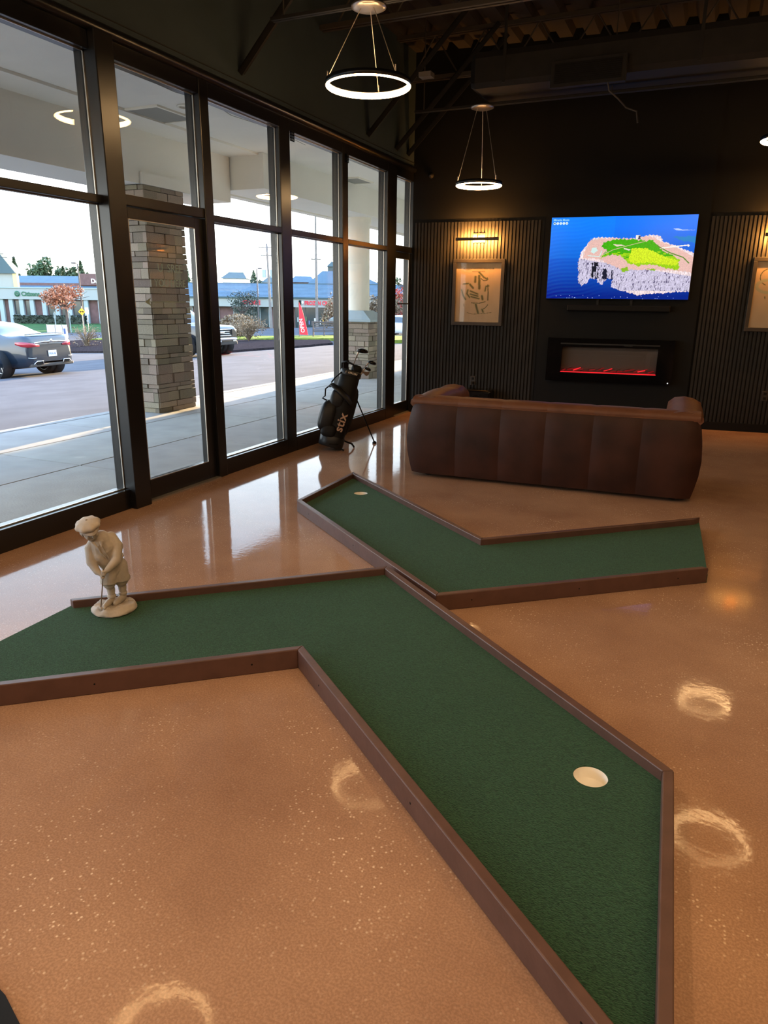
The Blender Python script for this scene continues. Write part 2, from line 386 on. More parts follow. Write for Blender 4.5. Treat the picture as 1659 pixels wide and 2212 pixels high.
# ---------------------------------------------------------------- storefront
FR = M['black_metal']
def window(name, y0, y1, inner=(0, 0), ztr=(2.095, 2.145), split=True):
    root = struct(empty(name, (WX, (y0+y1)/2, 0))); yc = (y0+y1)/2
    h0, h1 = y0-yc, y1-yc
    fr = MB()
    fr.box(-.13, 0, h0, h1, 0, .145).obj('sill_rail', FR, root, .004)
    MB().box(-.13, 0, h0, h1, 2.985, 3.10).obj('head_rail', FR, root, .004)
    MB().box(-.13, 0, h0, h1, *ztr).obj('transom_rail', FR, root, .004)
    for a, b, nm in ((.145, ztr[0], 'lower_pane'), (ztr[1], 2.985, 'upper_pane')):
        MB().box(GX-WX-.004, GX-WX+.004, h0, h1, a, b).obj(nm, M['glass'], root)
        st = MB()
        for (p, q) in ((h0, h0+.008), (h1-.008, h1)): st.box(-.052, -.044, p, q, a, b)
        st.box(-.052, -.044, h0, h1, a, a+.008).box(-.052, -.044, h0, h1, b-.008, b)
        st.obj('glazing_bead', M['alu'], root)
    return root
def post(name, y0, y1, proud=0, z1=3.10):
    return struct(MB().box(WX-.13, WX+proud, y0, y1, 0, z1).obj(name, FR, None, .006))
window('window_1', 1.25, 3.86)
window('window_2', 5.04, 6.07)
window('window_3', 6.25, 7.31)
window('window_4', 7.44, 8.50)
window('window_5', -1.45, 1.10)
window('window_6', -4.05, -1.60)
for i, (a, b, pr) in enumerate([(-4.2, -4.05, 0), (-1.6, -1.45, 0), (1.10, 1.25, 0), (3.86, 4.02, .055), (4.93, 5.04, .01), (6.07, 6.25, 0), (7.31, 7.44, 0), (8.50, 8.78, 0), (9.33, 9.42, 0)]):
    post('trim_%d' % (i+1), a, b, pr)
struct(MB().box(-3.95, WX, -6, -4.2, 0, 3.16).obj('wall_left_end', M['dark_wall']))
# rounded head bead that runs over all the windows
hb = MB(); hb.tube([(WX, -4.2, 3.125), (WX, 9.36, 3.125)], .038, 12, smooth=True)
struct(hb.obj('trim_10', M['black_metal']))
def door(name, y0, y1, g0, g1, zt=2.03):
    root = struct(empty(name, (WX, (y0+y1)/2, 0))); yc = (y0+y1)/2; L = lambda a: a-yc
    MB().box(-.13, -.004, L(y0), L(y1), 2.11, 2.18).obj('door_header', FR, root, .004)
    MB().box(-.13, -.002, L(y0), L(y1), 2.985, 3.10).obj('head_rail', FR, root, .004)
    MB().box(GX-WX-.004, GX-WX+.004, L(y0), L(y1), 2.18, 2.985).obj('transom_pane', M['glass'], root)
    st = MB(); st.box(-.052, -.044, L(y0), L(y1), 2.18, 2.188).box(-.052, -.044, L(y1)-.008, L(y1), 2.18, 2.985).box(-.052, -.044, L(y0), L(y1), 2.977, 2.985)
    st.obj('glazing_bead', M['alu'], root)
    leaf = MB(); leaf.box(-.085, -.025, L(y0), L(g0), .012, 2.105).box(-.085, -.025, L(g1), L(y1), .012, 2.105).box(-.085, -.025, L(g0), L(g1), .012, .158).box(-.085, -.025, L(g0), L(g1), zt, 2.105)
    lo = leaf.obj('door_leaf', FR, root, .003)
    MB().box(GX-WX-.003, GX-WX+.003, L(g0), L(g1), .158, zt).obj('door_pane', M['glass'], lo)
    b = MB()
    for (p, q) in ((L(g0), L(g0)+.006), (L(g1)-.006, L(g1))): b.box(-.034, -.026, p, q, .158, zt)
    b.box(-.034, -.026, L(g0), L(g1), .158, .164).box(-.034, -.026, L(g0), L(g1), zt-.006, zt)
    b.obj('glazing_bead', M['alu'], lo)
    MB().box(-.14, .02, L(y0), L(y1), 0, .012).obj('threshold', M['alu'], root)
    return root, lo, yc
d1, l1, c1 = door('door_1', 4.02, 4.93, 4.105, 4.83)
d2, l2, c2 = door('door_2', 8.78, 9.33, 8.83, 9.27)
# faint lettering and arrow on the glass doors
M['decal'] = mat('decal', (.30, .40, .36), .6)
M['decal_dark'] = mat('decal_dark', (.12, .12, .12), .6)
def glassM(y, z): return Matrix.Translation((GX-WX+.006, y, z)) @ Matrix(((0, 0, 1), (1, 0, 0), (0, 1, 0))).to_4x4()
text('U  SREE', .085, M['decal'], 'lettering', d1, glassM(4.55-c1, 1.69), .0004)
text('YOU HERE', .075, M['decal'], 'lettering', d1, glassM(4.54-c1, 1.585), .0004)
ar = MB().box(GX-WX+.004, GX-WX+.006, 4.30-c1, 4.70-c1, 1.470, 1.476)
ar.add([(GX-WX+.005, 4.245-c1, 1.473), (GX-WX+.005, 4.315-c1, 1.505), (GX-WX+.005, 4.295-c1, 1.473), (GX-WX+.005, 4.315-c1, 1.441)], [(0, 1, 2), (0, 2, 3)])
ar.obj('arrow_decal', M['decal'], d1)
text('FSBR', .085, M['decal_dark'], 'lettering', d2, glassM(9.08-c2, 1.66), .0004)
text('IESTR', .075, M['decal_dark'], 'lettering', d2, glassM(9.08-c2, 1.54), .0004)
MB().tube([(.01, -.28+.05, 1.465), (.01, .16, 1.465)], .008, 8).obj('push_bar', M['black'], d2)
# little perforated brackets hung at two window heads
for k, (y, wl_) in enumerate(((6.285, 'third'), (7.405, 'fourth'))):
    b = MB(); 
    for i in range(4):
        b.box(.000, .006, -.038+i*.022, -.030+i*.022, -.04, .04); b.box(.000, .006, -.038, .036, -.04+i*.024, -.032+i*.024)
    o = b.obj('window_bracket', M['black'])
    o.location = (WX+.002, y, 2.945)
    tag(o, 'small perforated black bracket at the window head %s the golf bag' % ('left of' if k == 0 else 'above'), 'bracket', 'brackets at the window heads')

# ================================================================== PENDANTS
def pendant(x, y, z, d, label, ztop=3.50):
    t = thing('ring_pendant', label, 'lamp', (x, y, 0), 0, 'glowing ring pendants')
    r = d/2; pr = []
    for k in range(64):
        a = 2*math.pi*k/64; pr.append((r*math.cos(a), r*math.sin(a), 0))
    h = MB(); ri, ro = r-.016, r+.004
    h.lathe([(ri, z+.030), (ro, z+.030), (ro, z-.006), (ro-.003, z-.006), (ro-.003, z+.027), (ri, z+.027), (ri, z+.030)], 64)
    h.obj('ring_housing', M['black_metal'], t)
    MB().lathe([(ri-.001, z+.024), (ro-.004, z+.024), (ro-.004, z-.010), (ro-.012, z-.016), (ri-.001, z-.010), (ri-.001, z+.024)], 64).obj('ring_diffuser', M['glow'], t)
    MB().lathe([(0, ztop-.022), (.10, ztop-.022), (.125, ztop-.012), (.125, ztop), (0, ztop)], 32).obj('canopy', M['steel'], t)
    for a in (100, 215, 335):
        c, s = math.cos(R(a)), math.sin(R(a))
        MB().cyl((c*r*.97, s*r*.97, z+.03), (c*.055, s*.055, ztop-.02), .0032, 6).cyl((c*r*.97, s*r*.97, z+.026), (c*(r*.965), s*(r*.965), z+.075), .006, 6).obj('suspension_cable', M['steel'], t)
    return t
pendant(-2.50, 5.27, 3.00, .617, 'large glowing ring pendant nearest the windows, hung in front of the slanted braces')
pendant(-2.53, 8.18, 2.73, .50, 'small glowing ring pendant hung low before the slat wall')
pendant(.48, 8.30, 3.00, .55, 'glowing ring pendant cut by the right edge of the photo')
pendant(.55, 5.90, 3.00, .617, 'ring pendant overhead seen as the nearer round glow on the floor')
pendant(-2.60, 2.50, 2.95, .617, 'ring pendant overhead near the tall left window')
for x, y, lab in ((.5, 2.9, 'added ring pendant just above the viewer, over the right edge of the front turf course'), (.5, .0, 'added ring pendant straight behind the viewer'), (-2.5, -.4, 'added ring pendant behind the viewer beside the windows'),
                  (3.5, 5.6, 'added ring pendant to the right of the sofa, beyond the frame'), (3.5, 2.9, 'added ring pendant to the right of the turf courses, beyond the frame'), (3.5, .0, 'added ring pendant behind the viewer on the right-hand row'),
                  (3.5, 8.2, 'added ring pendant far right near the slat wall, beyond the frame'), (-2.5, -3.3, 'added ring pendant farthest behind the viewer by the windows'), (.5, -3.3, 'added ring pendant farthest behind the viewer in the middle row')):
    pendant(x, y, 2.95, .617, lab)  # extra pendants outside the frame, added for more light on the floor

# unseen fill lamps in cans, added to brighten the foreground floor
for k, (x, y) in enumerate(((-2.2, 1.3), (.2, 1.4), (2.6, 1.4), (5.0, 1.4), (-2.2, -1.2), (.2, -1.2), (2.6, -1.2), (5.0, -1.2), (-1, -3.8), (2.5, -3.8))):
    t = thing('added_downlight', 'added unseen fill lamp in a black can, %s row and %s from the windows' % (('first', 'second', 'last')[0 if k < 4 else 1 if k < 8 else 2], ('first', 'second', 'third', 'fourth')[k % 4]), 'lamp', (x, y, 4.0), 0, 'added fill lamps behind the viewer')
    MB().lathe([(.075, .0), (.08, .0), (.08, .20), (0, .20), (0, .19), (.075, .19), (.075, 0)], 24).obj('can', M['black_metal'], t); MB().cyl((0, 0, .2), (0, 0, CEIL-4.0), .01, 8).obj('stem', M['black_metal'], t)
    L_ = bpy.data.lights.new('added_fill_lamp', 'AREA'); L_.shape = 'DISK'; L_.size = .14; L_.energy = ADDED_FILL; L_.color = (1, .66, .36)
    lo = bpy.data.objects.new('light_source', L_); C.objects.link(lo); lo.parent = t; lo.location = (0, 0, .01)

# ================================================================== DUCT
t = thing('air_duct', 'dark flat-sided air duct running below the ribbed ceiling', 'duct', (0, 8.08, 0))
prof = [(-.27, 3.575), (-.30, 3.62), (-.30, 3.84), (-.27, 3.90), (.27, 3.90), (.30, 3.84), (.30, 3.62), (.27, 3.575)]
d = MB(); rows = []
for xx in (-2.56, -2.50, 6.9):
    s = .82 if xx < -2.55 else 1
    rows.append([Vector((xx, yy*s, 3.73+(zz-3.73)*s)) for yy, zz in prof])
d.grid(rows, False, True); d.add(rows[0], [tuple(range(8))]); d.obj('duct_body', M['slat'], t)
MB().box(-1.72, -1.02, -.36, -.29, 3.49, 3.72).obj('grille_box', M['slat'], t, .005)
MB().box(-1.68, -1.06, -.366, -.36, 3.52, 3.69).obj('grille_face', M['black'], t)
for i in range(10): MB().box(-1.68, -1.06, -.374, -.364, 3.528+i*.0165, 3.534+i*.0165).obj('grille_blade', M['slat_back'], t)
for xx in (-2.2, -.4, 1.4): MB().box(xx-.015, xx+.015, -.306, -.300, 3.60, CEIL).obj('hanger_strap', M['slat'], t)
t = thing('drop_cord', 'thin dark cord dangling below the duct grille', 'cord', (0, 7.80, 0))
MB().tube([(-1.18, -.06, 3.50), (-1.16, -.06, 3.42), (-1.08, -.02, 3.36), (-1.0, .01, 3.28), (-.90, 0, 3.24), (-.88, 0, 3.14)], .008, 6).obj('cord', M['deck'], t)
tag(MB().box(-2.78, -2.66, 6.95, 7.05, 3.50, 3.54).obj('junction_box', M['steel']), 'small pale junction box hung under the joist between the ring pendants', 'junction box')
t = thing('security_camera', 'tiny dark dome camera high on the wall by the window corner', 'camera'); t.matrix_world = BWM
MB().lathe([(0, 0), (.035, 0), (.035, .02), (.02, .04), (0, .05)], 16, Matrix.Translation((.235, -.0, 3.05)) @ Matrix.Rotation(R(90), 4, 'X')).obj('housing', M['slat'], t)

# ================================================================== PUTTING COURSES
def inset(poly, d):
    n = len(poly); out_ = []
    area = sum(poly[i][0]*poly[(i+1) % n][1]-poly[(i+1) % n][0]*poly[i][1] for i in range(n)); s = 1 if area > 0 else -1
    for i in range(n):
        p0, p1, p2 = Vector(poly[i-1]), Vector(poly[i]), Vector(poly[(i+1) % n])
        a = (p1-p0).normalized(); b = (p2-p1).normalized(); na = Vector((-a.y, a.x))*s; nb = Vector((-b.y, b.x))*s
        k = (na+nb); k = k/max(.2, k.dot(na)); out_.append(tuple(p1+k*d))
    return out_
def course(name, label, poly, rails, hole, turf_z=.050):
    cx, cy = poly[0]; t = thing(name, label, 'putting green', (0, 0, 0))
    inn = inset(poly, .034); n = len(poly)
    for i in rails:
        j = (i+1) % n
        q = [poly[i], poly[j], inn[j], inn[i]]
        MB().prism(q, .0, .089).obj('rail_board', M['brown_paint'], t, .004)
    # turf slab with a cup hole
    o2 = [inn[i] if (i in rails and (i-1) % n in rails) else poly[i] for i in range(n)]
    bm = bmesh.new(); vs_ = [bm.verts.new((*p, turf_z)) for p in o2]
    ed = [bm.edges.new((vs_[i], vs_[(i+1) % n])) for i in range(n)]
    hv = [bm.verts.new((hole[0]+.054*math.cos(2*math.pi*k/40), hole[1]+.054*math.sin(2*math.pi*k/40), turf_z)) for k in range(40)]
    he = [bm.edges.new((hv[k], hv[(k+1) % 40])) for k in range(40)]
    bmesh.ops.triangle_fill(bm, edges=ed+he, use_beauty=True)
    for ring, zz in ((vs_, .001), (hv, turf_z-.008)):
        m_ = len(ring); lo = [bm.verts.new((v.co.x, v.co.y, zz)) for v in ring]
        for k in range(m_): bm.faces.new((ring[k], ring[(k+1) % m_], lo[(k+1) % m_], lo[k]))
    bmesh.ops.recalc_face_normals(bm, faces=bm.faces)
    me = bpy.data.meshes.new('turf'); bm.to_mesh(me); bm.free(); link('turf', me, M['turf'], t)
    cup = MB(); cup.lathe([(0, .004), (.050, .004), (.053, .008), (.053, turf_z-.004), (.0555, turf_z-.004), (.0555, .002), (0, .002)], 40, Matrix.Translation((*hole, 0)))
    cup.obj('hole_cup', M['white_plastic'], t)
    for i in rails:                                                  # screws along the boards
        a, b = Vector(poly[i]), Vector(poly[(i+1) % n]); dd = (b-a); L_ = dd.length; dd.normalize(); nn = Vector((dd.y, -dd.x))
        area = sum(poly[k][0]*poly[(k+1) % n][1]-poly[(k+1) % n][0]*poly[k][1] for k in range(n)); nn *= (1 if area > 0 else -1)
        for f in (.12, .5, .88):
            p = a+dd*L_*f+nn*.0005
            MB().cyl((p.x, p.y, .045), (p.x+nn.x*.0006, p.y+nn.y*.0006, .045), .004, 8).obj('screw', M['black'], t)
    return t
P1 = [(-2.693, 2.300), (-1.473, 3.385), (.070, 2.125), (.125, 1.020), (.060, 1.089), (-1.418, 2.319), (-2.650, 1.285)]
P1 = [(-2.693, 2.300), (-1.473, 3.385), (.070, 2.125), (.120, 1.051), (-1.418, 2.319), (-2.650, 1.285)]
course('putting_green', 'large L-shaped green turf putting course in front, with the golfer figurine on it', P1, [0, 1, 2, 3, 4], (-.171, 2.040))
P2 = [(-2.622, 4.330), (-2.652, 5.320), (-1.137, 4.094), (.095, 5.184), (.157, 4.131), (-1.088, 3.111)]
course('putting_green', 'L-shaped green turf putting course nearer the sofa, empty', P2, [0, 1, 2, 4, 5], (-2.350, 4.846))

# ================================================================== BOY GOLFER FIGURINE
def skin(name, verts, edges, radii, matr, parent, root=0, sub=2):
    me = bpy.data.meshes.new(name); me.from_pydata([tuple(v) for v in verts], edges, []); me.update()
    o = bpy.data.objects.new(name, me); C.objects.link(o)
    o.modifiers.new('skin', 'SKIN'); 
    for i, r_ in enumerate(radii):
        sv = me.skin_vertices[0].data[i]; sv.radius = (r_, r_) if not isinstance(r_, tuple) else r_; sv.use_root = (i == root)
    s_ = o.modifiers.new('sub', 'SUBSURF'); s_.levels = sub; s_.render_levels = sub
    dg = bpy.context.evaluated_depsgraph_get(); me2 = bpy.data.meshes.new_from_object(o.evaluated_get(dg)); bpy.data.objects.remove(o)
    me2.polygons.foreach_set('use_smooth', [True]*len(me2.polygons)); me2.materials.clear()
    return link(name, me2, matr, parent)
F_ = thing('golfer_figurine', 'pale cast stone figurine of a boy golfer in a flat cap holding a putter', 'figurine', (-2.47, 2.36, .050), R(46))
SF = M['stone_fig']
def blob(name, c, r3, matr, parent, amp=.0, n=24, m=14, Mx=None, f=None, seed=0):
    from mathutils import noise
    b = MB(); b.ball((0, 0, 0), *r3, n=n, m=m, M=Mx)
    vv = []
    for p in b.v:
        p = Vector(p); k = 1+amp*noise.noise(p*70+Vector((seed, 0, 0)))
        p = p*k
        if f: p = f(p)
        vv.append(tuple(p+Vector(c)))
    b.v = vv; return b.obj(name, matr, parent)
# rocky oval base
bb = MB(); rows = []
from mathutils import noise
for (rr, z) in ((.0, .0), (.104, .0), (.112, .006), (.112, .012), (.108, .018), (.104, .023), (.098, .028), (.090, .032), (.078, .034), (.065, .036), (.05, .037), (.03, .038), (.0, .038)):
    rows.append([Vector((1.04*rr*math.cos(2*math.pi*k/40)*(1+.05*noise.noise(Vector((math.cos(2*math.pi*k/40)*3, math.sin(2*math.pi*k/40)*3, z*60)))), .98*rr*math.sin(2*math.pi*k/40)*(1+.08*noise.noise(Vector((math.cos(2*math.pi*k/40)*4, 5+math.sin(2*math.pi*k/40)*4, z*60)))),
                 max(0, z+(.011*noise.noise(Vector((k*.5, z*90, 3))) if .006 < z else 0)))) for k in range(40)])
bb.grid(rows, True, True)
bb.obj('base', SF, F_)
for (x, y, r_) in ((-.062, -.045, .014), (-.045, -.058, .012), (-.076, -.020, .013), (-.03, -.066, .010), (.05, -.055, .012), (.085, .01, .012), (-.085, .01, .012), (.02, -.065, .011)):
    blob('pebble', (x, y, .030), (r_*1.2, r_, r_*.7), SF, F_, .3, 10, 7, seed=x*90)
# body: trousers, shirt, arms, legs and shoes grown together as one surface
b = MB()
def limb(pts, rad, n=14): b.tube(pts, rad, n); [b.ball(p_, r_) for p_, r_ in zip(pts, rad)]
limb([(.020, .012, .205), (.018, .010, .245), (.006, .0, .290), (-.012, -.012, .330), (-.028, -.020, .362)], [.050, .048, .052, .060, .050], 18)
limb([(-.030, -.022, .366), (-.056, -.040, .395), (-.070, -.050, .412)], [.034, .024, .024])
limb([(-.046, -.012, .348), (-.040, -.020, .295), (-.020, -.012, .250)], [.042, .044, .036])
limb([(.018, .030, .250), (.026, .034, .300), (.006, .020, .350)], [.036, .036, .036])                        # rounded back
limb([(-.002, -.002, .215), (-.012, -.016, .170), (-.013, -.012, .150)], [.041, .042, .036])                  # left thigh and cuff
limb([(.046, .018, .215), (.046, .008, .170), (.048, .010, .150)], [.043, .044, .038])
b.lathe([(.0, -.026), (.018, -.026), (.034, -.018), (.047, -.006), (.044, .012), (.028, .026), (0, .026)], 20, Matrix.Translation((-.012, -.010, .156)))
b.lathe([(.0, -.026), (.018, -.026), (.036, -.018), (.049, -.006), (.046, .012), (.028, .026), (0, .026)], 20, Matrix.Translation((.048, .012, .156)))
limb([(-.012, -.008, .140), (-.008, .0, .105), (-.008, .0, .058)], [.022, .022, .016])
limb([(.048, .014, .140), (.050, .022, .105), (.050, .022, .058)], [.023, .023, .017])
limb([(-.008, .002, .052), (-.028, -.030, .050), (-.046, -.056, .046)], [.017, .017, .012])
limb([(.050, .024, .052), (.026, -.012, .050), (.006, -.040, .046)], [.018, .018, .012])
limb([(-.058, -.008, .362), (-.086, -.010, .325), (-.088, -.036, .268), (-.064, -.068, .230), (-.046, -.084, .216)], [.030, .029, .025, .018, .010])
limb([(.018, -.014, .368), (.044, -.030, .330), (.036, -.058, .272), (-.008, -.084, .240), (-.030, -.092, .228)], [.032, .031, .025, .017, .010])
body = b.obj('body', SF, F_)
md = body.modifiers.new('join', 'REMESH'); md.mode = 'VOXEL'; md.voxel_size = .0030; md.use_smooth_shade = True
sm_ = body.modifiers.new('smooth', 'SMOOTH'); sm_.iterations = 3; sm_.factor = .5
bm_ = Matrix.Translation((.018, .014, .262)) @ Matrix.Rotation(R(-8), 4, 'Y')
MB().lathe([(.050, -.006), (.056, -.004), (.056, .004), (.050, .006)], 28, bm_ @ Matrix.Diagonal((1.0, 1.02, 1, 1))).obj('belt', SF, F_)
F_.scale = (.90, .95, 1.0)
for (x, y, z) in ((-.008, .0, .072), (.050, .022, .072)):
    MB().lathe([(.0195, -.008), (.0235, -.002), (.0225, .006), (.019, .010)], 16, Matrix.Translation((x, y, z))).obj('sock_roll', SF, F_)
# head with face, ears, hair
hM = Matrix.Translation((-.078, -.058, .428)) @ Matrix.Rotation(R(-14), 4, 'Y') @ Matrix.Rotation(R(14), 4, 'Z') @ Matrix.Rotation(R(17), 4, 'X') @ Matrix.Scale(1.0, 4)
hd = MB(); rows = []
prof = [(-.050, .004, .006, -.010), (-.046, .016, .018, -.010), (-.036, .026, .027, -.006), (-.022, .034, .034, -.003), (-.004, .039, .038, 0), (.014, .040, .040, .002), (.030, .036, .038, .003), (.042, .024, .026, .003), (.049, .006, .006, .003)]
for (z, rx, ry, oy) in prof:
    row = []
    for k in range(28):
        a = 2*math.pi*k/28; x = rx*math.cos(a); y = ry*math.sin(a)+oy; fx = math.exp(-((a-1.5*math.pi)/.18)**2)
        if abs(z+.004) < .001: y -= .006*fx
        if abs(z+.022) < .001: y -= .004*fx
        row.append(hM @ Vector((x, y, z)))
    rows.append(row)
hd.grid(rows, True, True)
hd.obj('head', SF, F_)
def hp(x, y, z): return hM @ Vector((x, y, z))
hr = hM.to_3x3().to_4x4()
MB().tube([hp(0, -.040, .008), hp(0, -.046, -.004), hp(0, -.049, -.012), hp(0, -.040, -.016)], [.004, .006, .007, .003], 8).obj('nose', SF, F_)
for s_ in (-1, 1):
    MB().ball(hp(s_*.015, -.0345, .004), .0065, .004, .0045, 10, 7, hr).obj('eye', SF, F_)
    MB().tube([hp(s_*.007, -.040, .012), hp(s_*.016, -.039, .014), hp(s_*.024, -.033, .011)], .0024, 6).obj('brow', SF, F_)
    MB().ball(hp(s_*.040, .002, -.004), .005, .010, .013, 10, 7, hr).obj('ear', SF, F_)
    MB().ball(hp(s_*.021, -.027, -.016), .012, .010, .011, 12, 8, hr).obj('cheek', SF, F_)
MB().tube([hp(-.011, -.0365, -.026), hp(0, -.0405, -.027), hp(.011, -.0365, -.026)], [.002, .0035, .002], 6).obj('mouth', SF, F_)
for k in range(13):
    a = R(10+k*13.3); MB().ball(hp(.038*math.cos(a), .004+.036*math.sin(a), .000-.004*(k % 2)), .011, .011, .016, 8, 6, hr).obj('hair_lock', SF, F_)
# flat cap
cM = hM @ Matrix.Translation((0, .002, .022)) @ Matrix.Rotation(R(-4), 4, 'X')
cp = MB(); rows = []
for (z, r_) in ((-.006, .041), (-.004, .050), (.004, .060), (.014, .062), (.024, .054), (.031, .034), (.034, .010), (.0345, .0)):
    rows.append([cM @ Vector((r_*math.cos(a)*(1+.05*math.cos(8*a)*(r_ > .03)), r_*math.sin(a)*1.06*(1+.045*math.cos(8*a))-.002, z)) for a in [2*math.pi*k/48 for k in range(48)]])
cp.grid(rows, True, True); cp.obj('cap', SF, F_)
br = MB(); rows = []
for (t_, dz) in ((0, 0), (.5, -.004), (1, -.012)):
    rows.append([cM @ Vector(((.046+.002*t_)*math.cos(a)*(1-.1*t_), (.046+.026*t_*math.sin(-a))*math.sin(a), -.004+dz)) for a in [R(200+k*7) for k in range(21)]])
br.grid(rows, True); bo = br.obj('cap_peak', SF, F_); sdf = bo.modifiers.new('thick', 'SOLIDIFY'); sdf.thickness = .005; sdf.offset = 0
MB().ball(cM @ Vector((0, 0, .036)), .006, .006, .004, 10, 6).obj('cap_button', SF, F_)
# open collar and shirt front edges
for s_ in (-1, 1):
    cl = MB(); cl.tube([(-.052+s_*.024, -.030+.006*s_, .392), (-.050+s_*.020, -.066, .372), (-.040+s_*.010, -.078, .350)], [.006, .010, .004], 8, flat=.45); cl.obj('collar', SF, F_)
    MB().tube([(-.038+s_*.012, -.070, .352), (-.026+s_*.012, -.066, .318), (-.008+s_*.006, -.058, .285)], [.004, .0045, .003], 6).obj('shirt_edge', SF, F_)
# hands with fingers around the grip
for (hx, hy, hz, sg) in ((-.040, -.088, .212, 1), (-.034, -.092, .228, -1)):
    MB().ball((hx, hy, hz), .011, .012, .013, 12, 8).obj('hand', SF, F_)
    for k in range(4):
        z_ = hz+.008-k*.0055
        MB().tube([(hx+sg*.010, hy+.002, z_), (hx+sg*.006, hy-.011, z_-.001), (hx-sg*.005, hy-.013, z_-.002), (hx-sg*.010, hy-.004, z_-.002)], .0031-.0002*k, 6).obj('finger', SF, F_)
    MB().tube([(hx, hy-.004, hz+.010), (hx-sg*.004, hy-.012, hz+.002), (hx-sg*.002, hy-.013, hz-.008)], [.0036, .0033, .0026], 6).obj('thumb', SF, F_)
M['shaft'] = mat('shaft', (.20, .15, .11), .5)
pt = MB(); pt.tube([(-.033, -.092, .246), (-.040, -.090, .200), (-.066, -.070, .044)], .0030, 8); po = pt.obj('putter', M['shaft'], F_)
MB().box(-.016, .010, -.005, .005, -.005, .006, Matrix.Translation((-.068, -.068, .044)) @ Matrix.Rotation(R(-50), 4, 'Z')).obj('putter_head', SF, po, .002)
MB().ball((-.048, -.073, .043), .0085).obj('ball', SF, F_)

# ================================================================== SOFA (seen from behind)
S0 = Vector((-2.290, 5.766, 0)); SA = R(2.4)
T = thing('leather_sofa', 'long brown leather sofa seen from behind, facing the fireplace', 'sofa', S0, SA)
Ls, H_, D_ = 2.30, .705, 1.02
def outer(s, z):                                                   # belly of the leather shell
    k = math.sin(math.pi*min(1, max(0, z/.66)))
    return .055*k
LE = M['leather']; LX = M['leather_edge']
cuts = [0.0, .40, .78, 1.155, 1.53, 1.90, Ls]
zs = [.035, .06, .12, .22, .34, .46, .56, .62, .645]
for i in range(6):
    b = MB(); rows = []; a0, a1 = cuts[i], cuts[i+1]
    for z in zs:
        row = []
        for k in range(9):
            f = k/8; s = a0+(a1-a0)*f; edge = min(f, 1-f); puff = .010*(1-math.exp(-edge*14))
            se = s
            if i == 0: se = s-outer(0, z)*(1-f)
            if i == 5: se = s+outer(0, z)*f
            corner = 0
            if i == 0 and f < .3: corner = .035*(1-f/.3)**2
            if i == 5 and f > .7: corner = .035*((f-.7)/.3)**2
            y = -.030*math.sin(math.pi*z/.70)-puff+corner+(.0 if z < .6 else (z-.6)*.35)
            row.append(Vector((se, y, z)))
        rows.append(row)
    b.grid(rows, True); b.obj('back_panel', LE, T)
# side shells
for sgn, s0 in ((-1, 0), (1, Ls)):
    b = MB(); rows = []
    for z in zs:
        rows.append([Vector((s0+sgn*(outer(0, z)+.012*math.sin(math.pi*f)), .035-.030*math.sin(math.pi*z/.70)+(z-.6)*.35*(z > .6)*(1-f)+(D_-.035)*f, z)) for f in [k/10 for k in range(11)]])
    b.grid(rows, True); b.obj('arm_side', LE, T)
# top rail of the back: a padded roll with seams
for i in range(6):
    a0, a1 = cuts[i]+(.0 if i else -.01), cuts[i+1]+(.0 if i < 5 else .01); b = MB(); rows = []
    for k in range(9):
        f = k/8; s = a0+(a1-a0)*f; e_ = .004*(1-math.exp(-min(f, 1-f)*20))
        rows.append([Vector((s, y, z)) for (y, z) in ((.020-e_, .640), (.012-e_, .665), (.030, .694+e_), (.075, .708+e_), (.150, .706+e_), (.215, .690+e_), (.245, .655), (.250, .50), (.252, .40))])
    b.grid(rows, True); b.obj('top_rail', LX, T)
# arms: thick pads that flare out at the corners
for sgn, s0 in ((-1, .0), (1, Ls)):
    b = MB(); rows = []
    for k in range(17):
        f = k/16; y = .03+(D_-.05)*f; lift = .022*math.sin(math.pi*min(1, f*1.25))**.8 if f < .8 else .02
        endd = max(0, (f-.9)/.1)**2*.06
        xo = s0+sgn*(.050*math.sin(math.pi*.5*min(1, f*6+.3)))
        w_ = .24
        rows.append([Vector((s0-sgn*w_*q+sgn*(.035 if q < .1 else 0)*1.0, y, zz+lift*hh-endd*hh)) for (q, zz, hh) in ((0, .640, 0), (.02, .672, .6), (.15, .700, 1), (.45, .712, 1), (.78, .700, 1), (.97, .665, .6), (1.0, .60, 0), (1.0, .35, 0))])
    b.grid(rows, True)
    b.add(rows[-1], [tuple(range(8))]); b.add(rows[0], [tuple(range(8))])
    b.obj('arm_rest', LX, T)
    MB().box(min(s0, s0-sgn*.24), max(s0, s0-sgn*.24), D_-.04, D_, .035, .62).obj('arm_front', LE, T, .02)
MB().box(.05, Ls-.05, .04, D_-.06, .03, .30).obj('frame_base', LE, T, .01)
for i in range(2):
    MB().box(.26+i*.89, .26+(i+1)*.89-.01, .26, D_-.01, .30, .46).obj('seat_cushion', LX, T, .04, 4)
    MB().box(.27+i*.89, .26+(i+1)*.89-.02, .24, .42, .44, .66).obj('back_cushion', LX, T, .05, 4)
MB().tube([(-.012, .026, .644), (.4, .006, .646), (1.15, .004, .646), (1.9, .006, .646), (Ls+.012, .026, .644)], .0045, 6).obj('piping', LX, T)
for (x, y) in ((.12, .12), (Ls-.12, .12), (.12, D_-.15), (Ls-.12, D_-.15)): MB().cyl((x, y, 0), (x, y, .04), .03, 12).obj('leg', M['black'], T)

